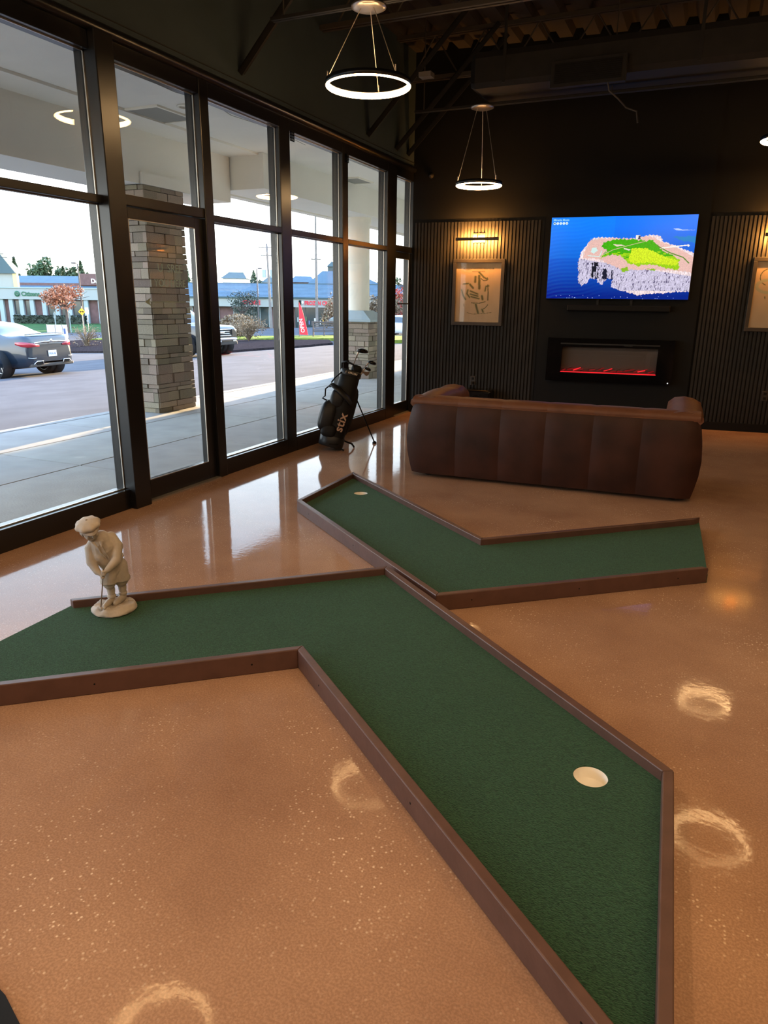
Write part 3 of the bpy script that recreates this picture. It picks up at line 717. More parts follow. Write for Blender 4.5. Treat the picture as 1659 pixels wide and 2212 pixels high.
# ================================================================== GOLF BAG
BG = thing('golf_bag', 'black golf stand bag with clubs and pale logo leaning before the windows', 'golf bag', (-3.47, 6.42, 0))
bt = Vector((.155, .24, .84)).normalized()
vz = bt; vx = Vector((.88, .47, 0)); vx = (vx-vz*vx.dot(vz)).normalized(); vy = vz.cross(vx)
BM = Matrix.Translation((0, 0, .035)) @ Matrix((vx, vy, vz)).transposed().to_4x4()     # local x: towards picture right, local -y: to the camera
def ring_(r1, r2, z, n=20, ox=0, oy=0, e=2.4):
    out_ = []
    for k in range(n):
        a = 2*math.pi*k/n; c, s = math.cos(a), math.sin(a)
        out_.append(BM @ Vector((ox+r1*math.copysign(abs(c)**(2/e), c), oy+r2*math.copysign(abs(s)**(2/e), s), z)))
    return out_
b = MB(); rows = [ring_(*q) for q in ((.001, .001, .0), (.095, .085, .0), (.118, .100, .02), (.124, .105, .06), (.120, .102, .12), (.115, .105, .25), (.118, .112, .42), (.114, .112, .56), (.104, .104, .68), (.100, .100, .79), (.092, .092, .795), (.088, .088, .76), (.08, .08, .60))]
b.grid(rows, True, True); b.obj('bag_body', M['bag'], BG)
b = MB(); b.grid([ring_(r1, r2, z) for r1, r2, z in ((.105, .105, .75), (.110, .110, .76), (.110, .110, .805), (.102, .102, .812), (.090, .09, .808), (.088, .088, .75))], True, True); b.obj('top_collar', M['bag_lit'], BG)
b = MB(); b.grid([ring_(r1, r2, z) for r1, r2, z in ((.120, .104, .0), (.128, .110, .01), (.130, .112, .10), (.124, .106, .115))], True, True); b.obj('bottom_boot', M['bag_lit'], BG)
def pocket(name, c, r3, m_, e=3.0):
    b = MB(); rows = []
    for i in range(11):
        t_ = math.pi*i/10; row = []
        for k in range(20):
            a = 2*math.pi*k/20; st, ct = math.sin(t_), math.cos(t_)
            f = lambda q: math.copysign(abs(q)**(2/e), q)
            row.append(BM @ (Vector((r3[0]*f(st)*f(math.cos(a)), r3[1]*f(st)*f(math.sin(a)), r3[2]*f(ct)))+Vector(c)))
        rows.append(row)
    b.grid(rows, True, True); return b.obj(name, m_, BG)
pocket('side_pocket', (-.115, -.050, .30), (.085, .085, .16), M['bag_lit'])
pocket('upper_pocket', (-.06, -.075, .50), (.075, .05, .10), M['bag_lit'])
pocket('ball_pocket', (-.06, -.075, .16), (.08, .055, .07), M['bag'])
pocket('garment_pocket', (.075, .045, .40), (.075, .09, .27), M['bag'])
# zip line and strap pads
def bp(*q): return BM @ Vector(q)
MB().tube([bp(-.165, -.085, .20), bp(-.175, -.10, .27), bp(-.165, -.105, .36), bp(-.13, -.115, .43)], .0035, 6).obj('zip', M['black'], BG)
MB().tube([bp(-.150, -.105, .385), bp(-.128, -.118, .40), bp(-.118, -.118, .415)], .004, 6).obj('zip_pull', M['red'], BG)
MB().tube([bp(-.165, -.03, .60), bp(-.15, -.09, .62), bp(-.07, -.13, .585), bp(.03, -.135, .53), bp(.09, -.115, .48)], [.028, .036, .040, .038, .02], 10, flat=.45).obj('shoulder_strap', M['bag_lit'], BG)
MB().tube([bp(-.09, -.07, .77), bp(-.14, -.06, .70), bp(-.165, -.03, .64)], .008, 6).obj('strap_web', M['black'], BG)
MB().tube([bp(-.165, -.03, .62), bp(-.205, -.03, .56), bp(-.19, -.04, .49), bp(-.21, -.04, .46), bp(-.16, -.05, .45), bp(-.11, -.08, .46)], .008, 6).obj('strap_buckle', M['black'], BG)
MB().tube([bp(-.10, -.02, .80), bp(-.115, -.04, .86), bp(-.07, -.07, .885), bp(0, -.09, .87), bp(.03, -.095, .81)], .011, 8).obj('grab_handle', M['black'], BG)
pocket('side_hood', (.045, 0, .835), (.055, .06, .05), M['bag'])
MB().tube([bp(-.02, -.11, .03), bp(.07, -.10, .05), bp(.09, -.06, .04)], .006, 6).obj('boot_trim', M['black'], BG)
text('stix', .135, M['logo'], 'lettering', BG, BM @ Matrix.Translation((.078, -.108, .27)) @ Matrix.Rotation(R(26), 4, 'Z') @ Matrix.Rotation(R(90), 4, 'X') @ Matrix.Rotation(R(86), 4, 'Z'), .002, bold=.002)
for i in range(9):
    MB().box(-.003, .003, -.003, .003, -.009, .009, BM @ Matrix.Translation((-.05+i*.014, -.108+.0006*abs(i-4)**2, .782))).obj('collar_rivet', M['steel'], BG)
# stand legs
la = bp(.075, .06, .62)
for (fx, fy) in ((.26, .54), (-.12, .52)):
    MB().cyl(la, (fx, fy, .015), .007, 8).obj('stand_leg', M['black'], BG)
    MB().lathe([(0, 0), (.022, 0), (.024, .008), (.012, .028), (0, .03)], 12, Matrix.Translation((fx, fy, 0))).obj('stand_foot', M['black'], BG)
MB().tube([bp(.05, -.06, .03), bp(.11, -.05, .02), (.150, .02, .004)], .009, 6).obj('kick_foot', M['black'], BG)
MB().tube([bp(.10, .0, .10), (.155, .20, .045), (.165, .23, .006)], .010, 6).obj('kick_foot', M['black'], BG)
# clubs: each a thing of its own
def club(name, label, a, b, head, hm, size, rot=0):
    t = thing(name, label, 'golf club', BG.location, 0, 'clubs in the black golf bag')
    MB().cyl(a, b, .0052, 8).obj('shaft', M['shaft'], t)
    d = (b-a).normalized(); side = vx
    y_ = d.cross(side).normalized()
    HM = Matrix.Translation(b) @ Matrix((side, y_, d)).transposed().to_4x4() @ Matrix.Rotation(rot, 4, 'Y')
    h = MB()
    if head == 'wood':
        rows = []
        for i in range(9):
            t_ = math.pi*i/8
            rows.append([HM @ Vector((size*.42+size*.62*math.cos(t_)*1.0, size*.52*math.sin(t_)*math.cos(q), size*.34*math.sin(t_)*math.sin(q)*(1.0 if math.sin(q) > 0 else .6))) for q in [2*math.pi*k/16 for k in range(16)]])
        h.grid(rows, True, True)
    else:
        h.prism([(-.008, -.012), (.020, -.020), (.062, -.040), (.070, -.010), (.060, .022), (.02, .008), (-.008, .006)], -.008, .008, HM @ Matrix.Rotation(R(90), 4, 'X'))
    h.obj('club_head', hm, t, 0 if head == 'wood' else .003)
    MB().cyl(b-d*.045, b+d*.006, .0085, 8).obj('hosel', M['steel'], t)
    return t
M['iron_head'] = mat('iron_head', (.16, .12, .11), .35, .7)
club('golf_driver', 'tall driver with big black head standing highest in the bag', bp(-.02, 0, .66), bp(.015, -.02, 1.025), 'wood', M['black_gloss'], .095, R(-8))
club('fairway_wood', 'fairway wood with black head, upper of the three leaning right', bp(.02, .03, .66), bp(.150, .035, .955), 'wood', M['black_gloss'], .078, R(8))
club('hybrid_club', 'hybrid club with slim black head, middle of the three leaning right', bp(.03, .0, .66), bp(.130, -.005, .880), 'wood', M['black_gloss'], .064, R(14))
club('iron_club', 'iron with dull grey head, lowest of the three leaning right', bp(.035, -.03, .66), bp(.115, -.045, .835), 'iron', M['iron_head'], .04)

# ================================================================== BACK WALL FITTINGS
def wall_thing(name, label, cat, u, z, off=0, group=None):
    t = thing(name, label, cat, (0, 0, 0), 0, group); t.matrix_world = BWM @ Matrix.Translation((u, -off, z)); return t
UP = Matrix.Rotation(R(90), 4, 'X')
# --- painted prints made as fine colour grids
def hsh(X, Y, k=0):
    v = np.sin(np.floor(X)*12.9898+np.floor(Y)*78.233+k)*43758.5453; return v-np.floor(v)
def homog(src, dst):
    A = []; B = []
    for (x, y), (u, v) in zip(src, dst):
        A.append([x, y, 1, 0, 0, 0, -u*x, -u*y]); B.append(u); A.append([0, 0, 0, x, y, 1, -v*x, -v*y]); B.append(v)
    h = np.linalg.solve(np.array(A, float), np.array(B, float)); return np.append(h, 1).reshape(3, 3)
class Canvas:
    def __init__(s, nx, ny, Hm, bgc):
        s.nx, s.ny = nx, ny; s.H = Hm; s.U, s.V = np.meshgrid((np.arange(nx)+.5)/nx, (np.arange(ny)+.5)/ny)
        s.img = np.zeros((ny, nx, 3)); s.img[:] = bgc
        Hi = np.linalg.inv(Hm); d = Hi[2, 0]*s.U+Hi[2, 1]*s.V+Hi[2, 2]
        s.X = (Hi[0, 0]*s.U+Hi[0, 1]*s.V+Hi[0, 2])/d; s.Y = (Hi[1, 0]*s.U+Hi[1, 1]*s.V+Hi[1, 2])/d
    def poly(s, pts, jit=0, fr=.1):
        X = s.X+(jit*(.6*np.sin(s.Y*fr*1.7+np.sin(s.X*fr*.37)*3)+.5*np.sin(s.Y*fr*4.1+s.X*fr*1.9)+.5*(hsh(s.X/8, s.Y/8, 21)-.5)) if jit else 0); Y = s.Y+(jit*(.6*np.sin(s.X*fr*.83+np.sin(s.X*fr*.29)*3)+.5*np.sin(s.X*fr*3.3+s.Y*fr)+.8*(hsh(s.X/9, s.Y/9, 33)-.5)) if jit else 0)
        ins = np.zeros(X.shape, bool); n = len(pts)
        for i in range(n):
            (x0, y0), (x1, y1) = pts[i], pts[(i+1) % n]
            c = ((y0 > Y) != (y1 > Y)) & (X < (x1-x0)*(Y-y0)/((y1-y0) if y1 != y0 else 1e-9)+x0); ins ^= c
        return ins
    def line(s, pts, wd):
        m_ = np.zeros(s.X.shape, bool)
        for (x0, y0), (x1, y1) in zip(pts, pts[1:]):
            dx, dy = x1-x0, y1-y0; t_ = np.clip(((s.X-x0)*dx+(s.Y-y0)*dy)/(dx*dx+dy*dy), 0, 1)
            m_ |= np.hypot(s.X-x0-t_*dx, s.Y-y0-t_*dy) < wd/2
        return m_
    def fill(s, m_, c): s.img[m_] = c
    def mesh(s, name, W, Hh):
        nx, ny = s.nx, s.ny
        xs = np.linspace(0, W, nx+1); zs_ = np.linspace(0, -Hh, ny+1)
        gx, gz = np.meshgrid(xs, zs_); co = np.stack([gx.ravel(), np.zeros(gx.size), gz.ravel()], 1)
        i = np.arange(nx*ny); r_, c_ = i//nx, i % nx; a = r_*(nx+1)+c_
        fc = np.stack([a, a+nx+1, a+nx+2, a+1], 1)
        me = bpy.data.meshes.new(name); me.vertices.add(len(co)); me.vertices.foreach_set('co', co.ravel())
        me.loops.add(fc.size); me.loops.foreach_set('vertex_index', fc.ravel()); me.polygons.add(nx*ny); me.polygons.foreach_set('loop_start', np.arange(0, fc.size, 4)); me.update()
        at_ = me.color_attributes.new('print', 'FLOAT_COLOR', 'CORNER')
        col = np.ones((nx*ny, 4)); col[:, :3] = s.img.reshape(-1, 3); at_.data.foreach_set('color', np.repeat(col, 4, 0).ravel()); me.update()
        return me
def print_mat(name, emis=0, rough=.4, spec=.5):
    m = bpy.data.materials.new(name); m.use_nodes = True; t = m.node_tree; p = t.nodes['Principled BSDF']; a = t.nodes.new('ShaderNodeVertexColor'); a.layer_name = 'print'
    p.inputs['Roughness'].default_value = rough; p.inputs['Specular IOR Level'].default_value = spec
    if emis:
        p.inputs['Base Color'].default_value = (0, 0, 0, 1); t.links.new(a.outputs[0], p.inputs['Emission Color']); p.inputs['Emission Strength'].default_value = emis
    else: t.links.new(a.outputs[0], p.inputs['Base Color'])
    return m
def hsh(X, Y, k=0):
    v = np.sin(np.floor(X)*12.9898+np.floor(Y)*78.233+k)*43758.5453; return v-np.floor(v)
# television
TVW, TVH = 1.672, .950
tv = wall_thing('television', 'large wall television showing a green island in a vivid blue sea', 'television', 1.805, 2.503, .0)
MB().box(-.006, TVW+.006, -.075, -.035, -TVH-.008, .006).obj('tv_case', M['black'], tv, .004)
MB().box(.4, 1.27, -.035, 0, -.8, -.2).obj('wall_bracket', M['black'], tv)
cv = Canvas(440, 250, homog([(62, 150), (1608, 115), (1490, 1015), (5, 995)], [(0, 0), (1, 0), (1, 1), (0, 1)]), (0, .05, .6))
X, Y, U, Vv = cv.X, cv.Y, cv.U, cv.V
dn_ = np.clip(Vv*1.15-.1, 0, 1)[..., None]
sea = (1-dn_)*np.array([.0, .19, 1.0])+dn_*np.array([.0, .018, .26])
sea += (.018*np.sin(Y*.16+X*.025+2*np.sin(X*.013))*np.exp(-((U-.1)/.25)**2))[..., None]*np.array([.2, .7, 1.0])
sea = np.where((U < .45)[..., None] & (Vv < .5)[..., None], sea+np.array([0, .03, .05]), sea)
cv.img = np.clip(sea, 0, 1.2)
sh = cv.poly([(1340, 350), (1400, 385), (1620, 430), (1620, 340), (1450, 350)], 6, .03); cv.img[sh] = (.0, .22, .62)
rock = cv.poly([(330, 640), (355, 545), (370, 515), (430, 430), (465, 390), (500, 360), (640, 362), (940, 370), (1090, 335), (1200, 345), (1230, 400), (1370, 450), (1440, 480), (1545, 520), (1640, 560), (1640, 930), (1400, 930), (1250, 945), (1100, 955), (960, 965), (850, 935), (740, 905), (675, 880), (700, 800), (640, 795), (600, 830), (590, 865), (540, 830), (525, 790), (460, 790), (440, 820), (370, 870), (345, 830), (330, 800), (345, 740)], 7, .05)
g = hsh(X/9, Y/22, 1); g2 = hsh(X/5+Y/17, Y/13, 2)
c = np.array([.86, .70, .72])[None, None]*(0.75+.5*g[..., None])
cv.img[rock] = c[rock]
cl = rock & (Y > 590+.16*(X-400)) & (Y < 900+.02*X)
c2 = np.array([.66, .61, .80])[None, None]*(.62+.55*g2[..., None]); cv.img[cl] = c2[cl]
dk = cl & (hsh((X+Y*.3)/8, Y/24, 5) > .90); cv.img[dk] = (.14, .12, .22)
cv.fill(cv.poly([(480, 620), (550, 615), (548, 790), (470, 790)], 8, .09) & (hsh(X/6, Y/60) > .25), (.008, .01, .02))
cv.fill(cv.poly([(600, 690), (640, 690), (640, 800), (585, 800)], 8, .09), (.008, .01, .03))
cv.fill(cv.poly([(685, 700), (698, 700), (698, 800), (680, 800)], 4, .09), (.02, .02, .05))
tan = rock & cv.poly([(460, 390), (640, 365), (900, 372), (1090, 345), (1550, 560), (1640, 620), (1640, 740), (1180, 700), (780, 700), (560, 590), (380, 570), (430, 440)], 8, .04)
c = np.array([.80, .50, .45])[None, None]*(.85+.3*hsh(X/4, Y/4, 9)[..., None]); cv.img[tan] = c[tan]
gr = cv.poly([(560, 575), (640, 500), (590, 460), (595, 420), (720, 385), (900, 375), (1060, 395), (1100, 380), (1180, 450), (1240, 520), (1330, 545), (1400, 600), (1390, 700), (1250, 690), (1170, 660), (1070, 640), (960, 660), (850, 620), (790, 560), (700, 545)], 9, .045) & rock
gc = np.where((hsh(X/30, Y/18, 3)*.4+np.clip((Y-470)/200, 0, 1)*.8 > .5)[..., None], np.array([.32, .62, .01]), np.array([.05, .42, .005]))*(.8+.4*hsh(X/5, Y/5, 4)[..., None])
cv.img[gr] = gc[gr]
ye = cv.poly([(900, 480), (1050, 470), (1250, 560), (1390, 610), (1370, 660), (1200, 640), (1060, 620), (920, 640), (860, 600)], 8, .06); yc_ = np.array([.62, .80, .02])*(.75+.5*hsh(X/6, Y/6, 6)[..., None]); cv.img[ye & gr] = yc_[ye & gr]
cv.fill(cv.poly([(780, 690), (850, 670), (870, 710), (800, 725)], 5, .08) | cv.poly([(1050, 690), (1160, 690), (1130, 715)], 5, .08), (.25, .5, .02))
cv.fill(cv.line([(560, 560), (700, 490), (880, 440), (1060, 395)], 7), (.55, .50, .25))
cv.fill(cv.line([(1170, 450), (1300, 520), (1440, 570), (1500, 630)], 12), (.10, .26, .03))
cv.fill(cv.line([(1220, 470), (1360, 455), (1500, 440)], 13) | (np.hypot(X-1497, Y-445) < 12), (.95, .88, .82))
cv.fill(cv.poly([(945, 335), (990, 335), (1000, 378), (940, 378)]), (.85, .82, .8)); cv.fill(cv.poly([(972, 340), (992, 340), (992, 378), (965, 378)]), (.05, .06, .10))
cv.fill(cv.line([(440, 550), (560, 560), (585, 500)], 8) | cv.poly([(480, 470), (530, 465), (540, 500), (500, 530), (470, 510)], 3, .1), (.62, .85, .82))
cv.fill(cv.poly([(700, 430), (800, 435), (830, 445), (740, 455)]), (.78, .66, .5)); cv.fill(cv.poly([(815, 470), (890, 485), (870, 498), (820, 482)]), (.85, .72, .68))
cv.fill(cv.poly([(1335, 268), (1390, 262), (1425, 275), (1580, 282), (1425, 285), (1370, 282)], 2, .1), (.45, .62, .95))
wv = (Y > 965) & (hsh(X/7, Y/7, 11) > .985); cv.img[wv] = (.4, .5, .8)
me = cv.mesh('screen', TVW, TVH); so = link('screen', me, print_mat('screen_picture', 1.05, .2, .3), tv); so.location = (0, -.0765, 0)
text('Miracle Music', .034, emission('caption_blue', (.35, .8, 1.0), .9), 'caption', tv, Matrix.Translation((.022, -.078, -.040)) @ UP, .0003, 'LEFT', .0008)
em = emission('icon_white', (.75, .95, 1), 1.0); ib = M['green_sign']
for i in range(5):
    b = MB().lathe([(0, 0), (.0155, 0)], 20, Matrix.Translation((.038+i*.0365, -.0775, -.068)) @ UP).obj('media_icon', em, tv)
    k = MB()
    if i == 0: k.prism([(-.009, -.006), (.009, -.006), (.009, .006), (-.009, .006)], 0, .0005)
    elif i == 1: k.prism([(-.006, .002), (.006, .002), (.004, .006), (-.005, .006)], 0, .0005)
    elif i == 2: k.prism([(-.002, -.006), (.001, -.006), (.003, .006), (0, .006)], 0, .0005)
    elif i == 3: k.prism([(-.006, -.006), (-.003, -.006), (.006, .006), (.003, .006)], 0, .0005)
    else: k.prism([(-.009, -.003), (.009, -.003), (.006, .003), (0, .004), (-.004, .0)], 0, .0005)
    ko = k.obj('icon_mark', emission('icon_blue%d' % i, (.0, .25, .5), .5), b); ko.matrix_local = Matrix.Translation((.038+i*.0365, -.078, -.068)) @ UP
# soundbar
sb = wall_thing('soundbar', 'slim black soundbar hanging below the television', 'soundbar', 2.075, 1.478)
MB().box(0, 1.215, -.125, -.045, -.072, 0).obj('soundbar_body', M['black'], sb, .012, 3)
for x in (.36, .76): MB().box(x-.014, x+.014, -.05, -.035, -.03, .085).obj('hanger_arm', M['slat'], sb)
# fireplace
M['log'] = mat('log', (.06, .03, .03), .8); M['ember_dim'] = emission('ember_dim', (1.0, .03, .04), .22)
fp = wall_thing('electric_fireplace', 'wide black wall-hung electric fireplace with red embers', 'fireplace', 1.875, 1.072, .035)
fr = MB(); W_, Hf = 1.52, .535
fr.box(0, W_, -.10, 0, -.02, 0).box(0, W_, -.10, 0, -Hf, -Hf+.02).box(0, .02, -.10, 0, -Hf, 0).box(W_-.02, W_, -.10, 0, -Hf, 0)
fr.box(0, W_, -.105, -.095, -.105, 0).box(0, W_, -.105, -.095, -Hf, -.425).box(0, .18, -.105, -.095, -.425, -.105).box(W_-.185, W_, -.105, -.095, -.425, -.105)
fr.obj('surround', M['black_gloss'], fp)
M['fire_screen'] = mat('fire_screen', (.10, .085, .072), .7)
MB().box(.18, W_-.185, -.02, -.005, -.425, -.105).obj('fire_screen', M['fire_screen'], fp)
MB().box(.18, W_-.185, -.098, -.093, -.425, -.105).obj('front_glass', M['clear_acrylic'], fp)
MB().box(.16, W_-.17, -.108, -.104, -.075, -.058).obj('vent_strip', M['slat'], fp); MB().box(.93, 1.03, -.109, -.105, -.082, -.060).obj('control_panel', M['slat'], fp)
MB().box(.18, W_-.185, -.092, -.03, -.425, -.418).obj('ember_bed', M['ember'], fp)
for i in range(26):
    x = .20+i*.0435+rnd.uniform(-.01, .01); a = rnd.uniform(-.7, .7); l_ = rnd.uniform(.03, .06); z_ = -.405+rnd.uniform(0, .02)
    MB().tube([(x-l_*math.cos(a), -.06+rnd.uniform(-.02, .02), z_), (x+l_*math.cos(a), -.055, z_+.012+l_*abs(math.sin(a))*.7)], [.009, .006], 6).obj('ember_log', M['ember'] if i % 9 == 4 else M['ember_dim'] if i % 2 else M['log'], fp)
MB().ball((W_-.035, -.106, -Hf+.022), .008).obj('indicator_light', M['white_led'], fp)
# framed course maps
def poster(u, label, idx):
    t = wall_thing('framed_map', label, 'picture', u, 2.031, .022, 'framed golf maps with picture lights'); Wp, Hp = .678, .832; fw = .045
    f = MB()
    for (a, b_, c_, d_) in ((0, Wp, -fw, 0), (0, Wp, -Hp, -Hp+fw), (0, fw, -Hp+fw, -fw), (Wp-fw, Wp, -Hp+fw, -fw)): MB().box(a, b_, -.035, 0, c_, d_).obj('frame_rail', M['frame_wood'], t, .003)
    cv = Canvas(150, 190, homog([(256, 820), (1130, 820), (1052, 1990), (215, 1972)], [(0, 0), (1, 0), (1, 1), (0, 1)]), (.60, .45, .29))
    cv.img *= (1+.04*np.sin(cv.X*.02)*np.sin(cv.Y*.013))[..., None]
    ol = (.13, .125, .06); lt = (.44, .38, .20)
    if idx == 0:
        for pts, wd in (([(690, 1010), (780, 1110), (850, 1150)], 26), ([(690, 1080), (690, 1330)], 38), ([(620, 1100), (610, 1200)], 34), ([(850, 1120), (840, 1170), (780, 1180), (720, 1130)], 16), ([(510, 1250), (570, 1320)], 30), ([(390, 1240), (480, 1230)], 22),
                        ([(350, 1360), (380, 1470), (420, 1540)], 22), ([(470, 1360), (450, 1430), (500, 1500)], 22), ([(520, 1380), (660, 1440)], 22), ([(520, 1440), (660, 1480)], 24), ([(530, 1490), (680, 1530)], 22), ([(800, 1380), (820, 1290), (870, 1280)], 22),
                        ([(855, 1260), (860, 1430), (850, 1560)], 20), ([(740, 1480), (750, 1540)], 34), ([(540, 1610), (680, 1620), (800, 1590)], 16), ([(850, 1650), (800, 1710), (730, 1750)], 14), ([(620, 1640), (640, 1720), (660, 1800)], 30), ([(450, 1800), (560, 1830), (700, 1820), (820, 1810), (920, 1800)], 8), ([(740, 1740), (760, 1790)], 22), ([(390, 1640), (395, 1680)], 12)):
            cv.fill(cv.line(pts, wd+26), lt) if wd > 20 else None
            cv.fill(cv.line(pts, wd*1.05), ol)
    else:
        th = np.linspace(2.0, 5.2, 30); cx_, cy_ = 470, 1100
        cv.fill(cv.line([(cx_+150*math.cos(a), cy_+150*math.sin(a)) for a in th], 16), ol)
        cv.fill(cv.line([(cx_+190*math.cos(a), cy_+160+110*math.sin(a)) for a in np.linspace(0, 6.28, 40)], 50), (.44, .44, .30))
        cv.fill(cv.line([(420, 1440), (425, 1480)], 14), ol)
        cv.fill(cv.line([(600, 1150), (760, 1300), (900, 1500)], 30), ol); cv.fill(cv.line([(520, 1700), (900, 1720)], 10), ol)
    me = cv.mesh('map_print', Wp-2*fw, Hp-2*fw); o = link('map_print', me, M['paper'], t); o.location = (fw, -.012, -fw)
    MB().box(fw, Wp-fw, -.022, -.020, -Hp+fw, -fw).obj('acrylic_sheet', M['clear_acrylic'], t)
    if idx == 0:
        text('AUGUSTA NATIONAL GOLF CLUB', .026, M['frame_wood'], 'title', t, Matrix.Translation((Wp/2, -.0135, -.125)) @ UP, .0002)
        text('AUGUSTA, GEORGIA', .018, M['frame_wood'], 'subtitle', t, Matrix.Translation((Wp/2, -.0135, -.158)) @ UP, .0002)
    return t
M['paper'] = print_mat('map_paper', 0, .6)
poster(.575, 'framed golf course map with dark frame on the slat wall between windows and television', 0)
poster(4.134, 'framed golf map with green ring at the right edge, beyond the television', 1)
def picture_light(u, label):
    t = wall_thing('picture_light', label, 'lamp', u, 2.265, .022, 'brass picture lights')
    MB().box(-.08, .08, -.022, 0, -.035, .078).obj('back_plate', M['brass'], t, .004)
    MB().tube([(0, -.02, .05), (0, -.05, .085), (0, -.11, .06), (0, -.14, .012)], .006, 8).obj('arm', M['brass'], t)
    MB().cyl((-.275, -.145, 0), (.275, -.145, 0), .019, 14).obj('shade_bar', M['frame_wood'], t)
    MB().box(-.262, .262, -.131, -.127, -.008, .008).obj('light_strip', M['lamp_glow'], t)
    L_ = bpy.data.lights.new('picture_lamp', 'AREA'); L_.shape = 'RECTANGLE'; L_.size = .45; L_.size_y = .02; L_.energy = 48.0; L_.color = (1, .40, .08)
    lo = bpy.data.objects.new('light_source', L_); C.objects.link(lo); lo.parent = t; lo.location = (0, -.112, -.012); lo.rotation_euler = (R(58), 0, 0)
    L2 = bpy.data.lights.new('picture_lamp_back', 'AREA'); L2.shape = 'RECTANGLE'; L2.size = .42; L2.size_y = .02; L2.energy = 42.0; L2.color = (1, .40, .08)
    lo = bpy.data.objects.new('light_source', L2); C.objects.link(lo); lo.parent = t; lo.location = (0, -.108, .012); lo.rotation_euler = (R(110), 0, 0)
    return t
picture_light(.900, 'lit brass picture light with a dark bar above the framed map beside the windows')
picture_light(4.47, 'lit picture light at the right edge above the framed map beyond the television')
def outlet(u, z, label, plug=True):
    t = wall_thing('wall_outlet', label, 'outlet', u, z, .022)
    MB().box(-.036, .036, -.007, 0, -.06, .06).obj('cover_plate', M['frame_wood'], t, .003)
    for s in (-1, 1): MB().box(-.017, .017, -.010, -.006, s*.028-.015, s*.028+.015).obj('socket', M['black'], t, .002)
    if plug: MB().box(-.016, .016, -.045, -.010, -.045, -.012).obj('plug', M['black'], t, .004)
outlet(.900, .475, 'dark outlet with a plug behind the left end of the sofa')
outlet(4.48, .445, 'dark outlet low on the slat wall at the right edge', False)
sw = wall_thing('subwoofer', 'black rounded subwoofer box on the floor below the plugged outlet', 'speaker', 1.02, .0, .30)
MB().box(-.19, .19, -.02, .26, .0, .385).obj('cabinet', M['black_gloss'], sw, .04, 4)
MB().lathe([(0, 0), (.12, 0), (.13, .01), (.13, .02)], 28, Matrix.Translation((0, -.02, .19)) @ UP).obj('driver_cone', M['black'], sw)
MB().tube([(-.12, .29, .46), (-.12, .20, .45), (-.10, .12, .40), (-.05, .25, .36)], .005, 6).obj('power_cord', M['black'], sw)
tag(MB().prism([(-1.9, .2), (-1.21, .2), (-1.085, .70), (-1.245, .762), (-1.9, .90)], 0, .012).obj('black_mat', M['black']), 'corner of a black rubber mat on the floor at the bottom left of the photo', 'mat')

# ================================================================== OUTSIDE: PAVEMENT AND CANOPY
def G(x): return 0.0 if x > -7.45 else (-.15+.052*(x+7.45) if x > -38 else -1.74)
sw_ = struct(MB().box(-7.27, -3.90, -8, 46, -.30, -.012).obj('sidewalk', M['mortar']))
ys = [-8+1.55*i+.35 for i in range(-1, 36)]
for (xa, xb) in ((-7.26, -6.30), (-6.29, -5.21), (-5.20, -3.91)):
    for ya in ys:
        if ya < -6 or ya > 44: continue
        if xa < -6.3 and xb > -6.31 and False: continue
        MB().box(xa, xb, ya+.006, ya+1.544, -.06, 0).obj('slab', M['concrete'], sw_, .006, 1)
ck = struct(MB().box(-7.43, -7.27, -8, 46, -.32, .002).obj('curb', M['curb'], None, .012))
lot = MB(); rows = []
for x in (-7.43, -12, -18, -25, -31, -38): rows.append([Vector((x, y, -.15+.052*(x+7.43))) for y in range(-30, 121, 10)])
lot.grid(rows, False); struct(lot.obj('parking_lot', M['asphalt']))
fg = MB(); fg.add([(-38, -60, -1.741), (-38, 300, -1.741), (-320, 300, -1.741), (-320, -60, -1.741)], [(0, 1, 2, 3)]); struct(fg.obj('ground', M['lawn']))
fg = MB(); fg.add([(60, 46, -.32), (-7.43, 46, -.32), (-7.43, 300, -2.2), (60, 300, -2.2)], [(0, 1, 2, 3)]); struct(fg.obj('side_lot', M['asphalt']))
ST = M['stucco']
cs = MB(); cs.box(-7.44, -3.95, -9, 46, 3.50, 3.75)
can = struct(cs.obj('canopy_soffit', ST))
MB().box(-6.92, -6.12, 9.42, 46, 3.03, 3.50).obj('canopy_beam', ST, can)
MB().box(-7.44, -6.69, -9, 9.40, 2.86, 3.50).obj('canopy_beam', ST, can)
MB().box(-7.62, -7.44, -9, 46, 3.12, 4.6).obj('fascia_board', M['stucco_pale'], can)
MB().box(-6.69, -6.2, -9, 46, 3.47, 3.50).obj('soffit_step', ST, can)
struct(MB().box(-4.6, -3.95, -9, -6.0, 0, 3.5).obj('wall_outside', ST))
struct(MB().box(-7.62, 7.3, -9, 46, 4.6, 4.75).obj('roof', M['roof_teal']))
struct(MB().box(-3.90, -3.80, 9.85, 46, 0, 3.5).obj('wall_outside_far', ST))
def access_panel(cx, cy, w_, d_, label):
    t = thing('access_panel', label, 'panel', (cx, cy, 3.50), 0, 'panels in the canopy ceiling')
    MB().box(-w_/2, w_/2, -d_/2, d_/2, -.012, -.002).obj('panel_face', M['panel_grey'], t)
    for (a, b_, c_, e_) in ((-w_/2-.03, w_/2+.03, -d_/2-.03, -d_/2), (-w_/2-.03, w_/2+.03, d_/2, d_/2+.03), (-w_/2-.03, -w_/2, -d_/2, d_/2), (w_/2, w_/2+.03, -d_/2, d_/2)):
        MB().box(a, b_, c_, e_, -.02, 0).obj('panel_frame', M['stucco_pale'], t)
M['panel_grey'] = mat('panel_grey', (.30, .29, .26), .8)
access_panel(-6.05, 7.15, .55, .62, 'grey access panel in the canopy ceiling above the stone pillar by the door')
